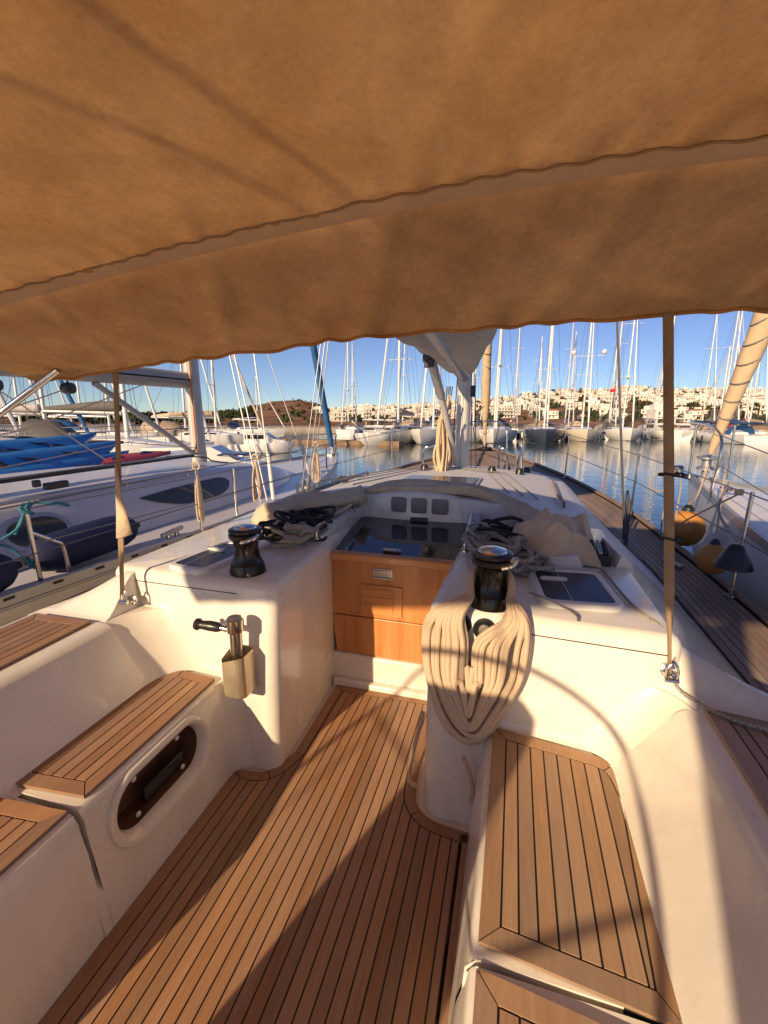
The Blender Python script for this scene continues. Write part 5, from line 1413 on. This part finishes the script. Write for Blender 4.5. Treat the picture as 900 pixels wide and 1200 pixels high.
for Y in (2.09, 4.2, 6.3, 8.4):
    q = MB(); x = CN+gn(Y)-.06; q.tube([(x,Y,sn(Y)-.01),(x+.01,Y-.02,sn(Y)+.56)], .015, 10); st_ = q.build('stanchion', STEEL, nb)
    if Y < 3: q = MB(); q.tube(smoothpath([(x+.006,Y-.012,.80),(x+.006,Y+.13,.70),(x,Y+.19,.64),(x,Y+.21,.42)],5), .013, 10); q.build('brace', STEEL, st_)
q = MB()
for h_ in (.30,.54): q.tube([(CN+gn(Y)-.05,Y-.02,sn(Y)+h_) for Y in (2.09,4.2,6.3,8.4)]+[(CN+.6,10.35,.42+h_*.8)], .005, 5)
q.build('lifeline', WIRE, nb)
p = atz(287,600,.47)
# cleat on the rail with a dark mooring line
q = MB(); q.obox((CN+1.86,3.25,.50),(.02,.0,0),(0,.13,.01),(0,0,.018)); q.obox((CN+1.86,3.20,.465),(.02,0,0),(0,.02,0),(0,0,.03)); q.obox((CN+1.86,3.30,.465),(.02,0,0),(0,.02,0),(0,0,.03)); q.build('mooring_cleat', ALU, nb, bevel=.008)

# fenders lying on the neighbour's side deck
def long_fender(c, d, L, r, label):
    f_ = root('fender', c, label, 'fender', 'navy fenders on the neighbouring side deck'); c = Vector(c); d = Vector(d).normalized()
    q = MB(); pr = [(-.5,.25),(-.47,.55),(-.42,.78),(-.34,.93),(-.22,1),(.22,1),(.34,.93),(.42,.78),(.47,.55),(.5,.25)]
    q.tube([c+d*(L*t) for t,_ in pr], [r*k for _,k in pr], 22); b_ = q.build('body', NAVY, f_)
    for sg in (-1,1):
        q = MB(); q.tube([c+d*(sg*L*.49),c+d*(sg*L*.545)], [.035,.028], 10); q.build('end_eye', BLACK, b_)
    return f_
long_fender((CN+1.62,2.60,.575), (.10,1,.05), .86, .145, 'navy blue fabric covered fender behind the bent steel stanchion')
long_fender((CN+1.64,1.62,.565), (.06,1,.02), .80, .145, 'navy blue fender cut off by the left edge of the picture')
q = MB(); sx, sy = CN+gn(2.09)-.05, 2.07
q.tube(smoothpath([(sx+.03,sy,.95),(sx-.03,sy+.02,.99),(sx+.0,sy-.03,.96),(sx+.03,sy+.02,.93),(sx-.03,sy,.96),(sx,sy+.03,1.0),(sx+.03,sy-.02,.97)],5), .011, 7)
q.tube(smoothpath([(sx,sy,.96),(sx-.02,sy+.08,.99),(sx+.03,sy+.14,.97),(sx+.02,sy+.20,.965),(sx+.02,sy+.28,.93)],5), .011, 7)
q.tube(smoothpath([(sx,sy,.97),(sx-.02,sy-.05,.85),(sx-.08,sy-.14,.78),(sx-.12,sy-.18,.77),(sx-.10,sy-.08,.72),(sx-.07,sy-.02,.62),(sx-.08,sy+.02,.55)],5), .009, 7)
q.tube(smoothpath([(sx,sy,.95),(sx-.03,sy-.04,.86),(sx-.06,sy-.05,.80)],5), .009, 7)
for i in range(3): q.tube(smoothpath([(sx-.09,sy+.02,.60-.02*i),(sx-.06,sy+.05,.57-.02*i),(sx-.09,sy+.08,.54-.02*i)],4), .010, 6)
tag(q.build('turquoise_rope', ROPEB), 'turquoise rope knotted round the top of the bent steel stanchion', 'rope', boat=True)
def hank(name, x, y, z0, z1, m, label):
    q = MB(); rd = random.Random(int(abs(x*100)+y*10))
    for i in range(4):
        dx = rd.uniform(.01,.045); dy = rd.uniform(-.03,.03)
        q.tube(smoothpath([(x,y,z1),(x-dx,y+dy,z0+.6*(z1-z0)),(x-dx*1.3,y+dy,z0+.05),(x-dx*.3,y+dy*1.5,z0),(x+dx,y-dy,z0+.05),(x+dx*.8,y-dy,z0+.6*(z1-z0)),(x,y,z1)],5), .008, 6)
    q.tube([(x+.035*math.cos(t),y,z1+.03+.035*math.sin(t)) for t in [2*PI*k/14 for k in range(14)]], .008, 6, True)
    tag(q.build(name, m), label, 'rope', boat=True)
hank('rope_hank', CX-gun(3.3)+.05, 3.31, .60, 1.08, ROPEC, 'hank of cream rope hung on the port guard rail above the neighbouring cleat')
hank('rope_hank', CX-gun(4.2)+.05, 4.22, .62, 1.06, ROPEC, 'hank of pale rope hung on the port guard rail above the winch')
hank('rope_hank', CX-gun(5.55)+.06, 5.56, .62, 1.10, ROPEC, 'hank of white rope hung on the port guard rail near the blue headsail')
pb = root('deck_panel', (CX-1.72,5.6,.6), 'small mauve rounded panel with dark rim on the port guard rail', 'panel')
q = MB(); P_, _ = fillet_poly([(-.11,-.14,.04),(.11,-.14,.04),(.11,.14,.04),(-.11,.14,.04)]); pc = atx(404.5,569,CX-1.74)
F_ = lambda Q, d_: [(pc.x+p.x, pc.y+d_+p.x*.3, pc.z+p.y) for p in Q]
if area2(P_) < 0: P_ = P_[::-1]
q.loft([F_(P_,.03),F_(P_,0),F_(inset(P_,.012),-.006)], True, True, True); q.build('rim', BLACK, pb)
q = MB(); q.loft([F_(inset(P_,.016),-.005),F_(inset(P_,.018),-.009)], True, False, True); q.build('face', PURPLE, pb)
q = MB(); q.tube([(pc.x+.05,pc.y+.02,pc.z-.1),(pc.x+.05,pc.y+.02,.55)], .012, 8); q.build('post', STEEL, pb)

# kayaks stacked on the next boat over
def kayak(c, L, m, label):
    k_ = root('kayak', c, label, 'kayak', 'kayaks stacked on the far side of the neighbouring boat')
    q = MB(); rg = []
    for i in range(21):
        t = -1+i/10; w = .40*max(.03,(1-abs(t)**2.4)); h_ = .17*max(.15,1-abs(t)**3)
        rg.append([(w*math.cos(a_), t*L/2, h_*math.sin(a_)*(1.2 if math.sin(a_) < 0 else .8)+.16*abs(t)**3+.02*math.cos(4*a_)) for a_ in [2*PI*j/18 for j in range(18)]])
    PLACE[k_.name] = Vector((0,0,0)); q.loft(rg, True, True, True); q.build('shell', m, k_)
    for y in (-.55,.5):
        q = MB(); q.lathe([(.26,.0),(.24,.02),(.2,-.03),(.05,-.06)], (0,y,.125), 18); q.build('seat_well', STRIPE_NAVY, k_)
    return k_
for (x, y, z, m, lab, rzz, ry) in ((-8.1,6.2,.48,KAYAK,'lowest blue sit-on kayak in the stack beyond the neighbouring cabin',.28,.9),(-8.5,6.3,.70,KAYAK,'upper blue kayak resting on the stack beyond the neighbouring cabin',.25,.7),(-8.9,6.0,.88,KAYAK,'blue kayak at the back of the stack, topmost',.22,.5),(-7.9,7.9,.42,REDP,'red kayak peeping out beneath the blue ones',.25,.9)):
    k_ = kayak((x,y,z), 4.6 if m is KAYAK else 2.6, m, lab); k_.rotation_euler = (0, ry*.5, rzz)
third = root('small_boat', (-8.4,5,-.62), 'low white workboat that carries the stacked kayaks', 'boat')
q = MB(); PLACE[third.name] = Vector((0,0,0)); rings, R = hull_rings(11, 3.2, 1.15, .95); q.loft(rings, False); q.add(rings[0],[tuple(range(10))]); q.build('hull', WHITEH, third); deck_mesh(R).build('deck', GELN, third); third.location = (-8.3, 10.5, -.62); third.rotation_euler.z = .1

# ------------------------------------------------------------------ neighbour to starboard: bow, pulpit and furled tan headsail
sb_ = root('sailboat', (2.16,6.35,-.62), 'white bow of a yacht to starboard with a furled tan headsail', 'sailing yacht'); PLACE[sb_.name] = Vector((0,0,0)); sb_.rotation_euler.z = math.radians(12)
rings, R = hull_rings(11.5, 3.4, 1.40, 1.12, plumb=.07, fine=1.25)
q = MB(); q.loft(rings, False); q.add(rings[0],[tuple(range(10))]); hs_ = q.build('hull', WHITEH, sb_, ang=50)
deck_mesh(R, 0, -.012, .10).build('deck', GEL, sb_)
q = MB()
for sg in (-1,1): q.loft([[(sg*(hb+.004),y,z-.04),(sg*(hb+.004),y,z+.03),(sg*(hb-.03),y,z+.035),(sg*(hb-.045),y,z-.01)] for y,hb,z,t in R], False)
q.build('toe_rail', ALU, sb_)
q = MB(); rg = []
for i in range(11):
    t = i/10; y = -7.5+5.6*t; w = 1.15*(1-.6*t**1.6); hh = .50*(1-t**3)+.03; rg.append([(-w*1.12,y,1.15),(-w,y,1.18+hh*.75),(-w*.6,y,1.2+hh),(w*.6,y,1.2+hh),(w,y,1.18+hh*.75),(w*1.12,y,1.15)])
q.loft(rg, False, True, True); q.build('cabin', GELN, sb_, ang=40)
q = MB(); q.tube(smoothpath([(-.55,-1.3,1.38),(-.52,-1.25,1.98),(-.12,-.05,2.06),(.12,-.05,2.06),(.52,-1.25,1.98),(.55,-1.3,1.38)],5), .014, 8); q.tube([(.22,-.35,1.42),(.21,-.33,2.04)], .013, 8); q.tube([(-.22,-.35,1.42),(-.21,-.33,2.04)], .013, 8); q.build('pulpit', STEEL, sb_)
for sg in (-1,1):
    for y in ((-3.2,-5.2) if sg > 0 else (-5.6,)):
        hb = interp([(r_[0],r_[1]) for r_ in R], y); q = MB(); q.tube([(sg*(hb-.06),y,1.22),(sg*(hb-.05),y,1.85)], .013, 8); q.build('stanchion', STEEL, sb_)
    q = MB()
    for dz in (.32,.6): q.tube([(sg*.53,-1.28,1.40+dz*.95)]+[(sg*(interp([(r_[0],r_[1]) for r_ in R],y)-.055),y,1.24+dz) for y in (-3.2,-5.6,-8)], .005, 5)
    q.build('lifeline', WIRE, sb_)
q = MB(); s0 = Vector((0,-.32,1.72)); s1_ = Vector((0,-4.6,13.6)); n_ = 80
q.tube([s0.lerp(s1_,(i/n_)) for i in range(n_+1)], [.03+.105*min(1,(i/n_)*7)**.8*(1-.6*(i/n_))+.003*math.sin(i*2.1) for i in range(n_+1)], 14); js = q.build('furled_headsail', SAILT, sb_)
for k in range(13):
    t = .02+k*.016; c = s0.lerp(s1_,t); r_ = .035+.105*min(1,t*7)**.8*(1-.6*t); q = MB(); q.tube([c+Vector((r_*math.cos(a_),r_*math.sin(a_),r_*.6*math.sin(a_+k*.3))) for a_ in [2*PI*j/14 for j in range(14)]], .006, 4, True); q.build('spiral_line', ROPEG, js)
q = MB(); q.lathe([(.10,0),(.10,.02),(.05,.04),(.05,.11),(.11,.13),(.11,.15),(.03,.17)], (0,-.28,1.52), 16); q.tube([(0,-.25,1.40),(0,-.28,1.54)], .03, 8); q.build('furling_drum', ALU, sb_)
q = MB(); q.obox((0,.03,1.40),(.06,0,0),(0,.30,0),(0,0,.035)); q.lathe([(.06,-.05),(.06,.05)], (0,.28,1.44), 12, (1,0,0)); q.build('bow_roller', STEEL, sb_)
q = MB(); q.tube([(0,-4.6,1.5),(0,-4.8,14)], .09, 10); q.build('mast', WALU, sb_)
q = MB(); q.tube(smoothpath([(.55,-.7,3.2),(.7,-1.2,2.75),(.6,-1.4,2.9),(.62,-.9,3.6)],6), .01, 6); q.build('headsail_sheet', ROPEG, sb_)
for (x, y) in ((-.30,-1.15),(-.62,-2.6)):
    q = MB(); z = 1.41; q.obox((x,y,z+.03),(.015,0,0),(0,.10,0),(0,0,.014)); q.obox((x,y,z+.01),(.012,0,0),(0,.03,0),(0,0,.02)); q.build('mooring_cleat', STEEL, sb_, bevel=.006)

def ball_fender(c, r, m, label, grp, top):
    f_ = root('ball_fender', c, label, 'fender', grp); c = Vector(c)
    q = MB(); q.lathe([(.01,-r*1.05),(r*.35,-r*.99),(r*.65,-r*.80),(r*.88,-r*.50),(r,-r*.05),(r*.96,r*.32),(r*.80,r*.66),(r*.52,r*.92),(r*.30,r*1.06)], c, 26); b_ = q.build('body', m, f_)
    q = MB(); q.lathe([(r*.32,r*1.04),(r*.30,r*1.18),(r*.18,r*1.36),(.012,r*1.42)], c, 16); q.build('collar', BLACK, b_)
    q = MB(); q.tube(smoothpath([c+Vector((0,0,r*1.4)), c.lerp(Vector(top),.5)+Vector((0,0,-.02)), Vector(top)],5), .009, 6); q.build('lanyard', ROPEC, f_)
    return f_
ball_fender(atx(803,619,1.60), .160, YELF, 'round orange yellow ball fender hanging next to the tan strap, lit across its middle', 'ball fenders between the two bows', (2.10,5.7,1.0))
ball_fender(atx(835,655,1.42), .105, YELF, 'round orange yellow ball fender hanging beside the black one', 'ball fenders between the two bows', (1.95,4.9,1.05))
bf = root('cone_fender', atx(861,652,1.40), 'black bell shaped rubber fender under the guard rail to starboard', 'fender')
c = atx(861,652,1.40); q = MB(); q.lathe([(.098,-.075),(.108,-.07),(.10,-.05),(.075,.0),(.056,.04),(.042,.068),(.024,.082)], c, 24); q.build('body', BLACK, bf)
q = MB(); q.tube(smoothpath([c+Vector((0,0,.1)), c+Vector((-.05,.2,.25)), Vector((1.75,4.3,1.0))],5), .008, 6); q.build('lanyard', ROPEG, bf)
# grey line looped on the guard rail, and the cream ties
q = MB(); p = Vector((1.42,4.6,1.05))
q.tube(smoothpath([p, p+Vector((-.13,.02,-.05)), p+Vector((-.16,.0,-.16)), p+Vector((-.06,0,-.19)), p+Vector((.0,0,-.08)), p+Vector((.03,-.02,.03)), p+Vector((.08,-.02,-.12)), p+Vector((.07,-.05,-.40)), p+Vector((.10,-.10,-.62))],6), .009, 7)
q.tube(smoothpath([p, p+Vector((-.03,-.05,-.2)), p+Vector((-.06,-.12,-.5)), p+Vector((-.05,-.15,-.62))],6), .007, 7)
tag(q.build('grey_line', ROPEG), 'grey rope looped over the starboard guard rail above the fenders', 'rope', boat=True)
q = MB(); p = Vector((1.41,3.3,1.07))
for i in range(3): q.tube(smoothpath([p+Vector((-.02,0,.01*i)), p+Vector((0,-.02,.015*i)), p+Vector((.02,0,.01*i)), p+Vector((0,.02,0))],4,True), .007, 6, True)
q.tube(smoothpath([p, p+Vector((-.03,.5,-.25)), p+Vector((.0,.95,-.45))],5), .006, 6)
tag(q.build('cream_tie', ROPEC), 'cream cord tied round the top of the nearest starboard stanchion', 'rope', boat=True)

# ------------------------------------------------------------------ float everything that belongs to the boats
for o in BOAT:
    o.matrix_basis = TILT @ o.matrix_basis
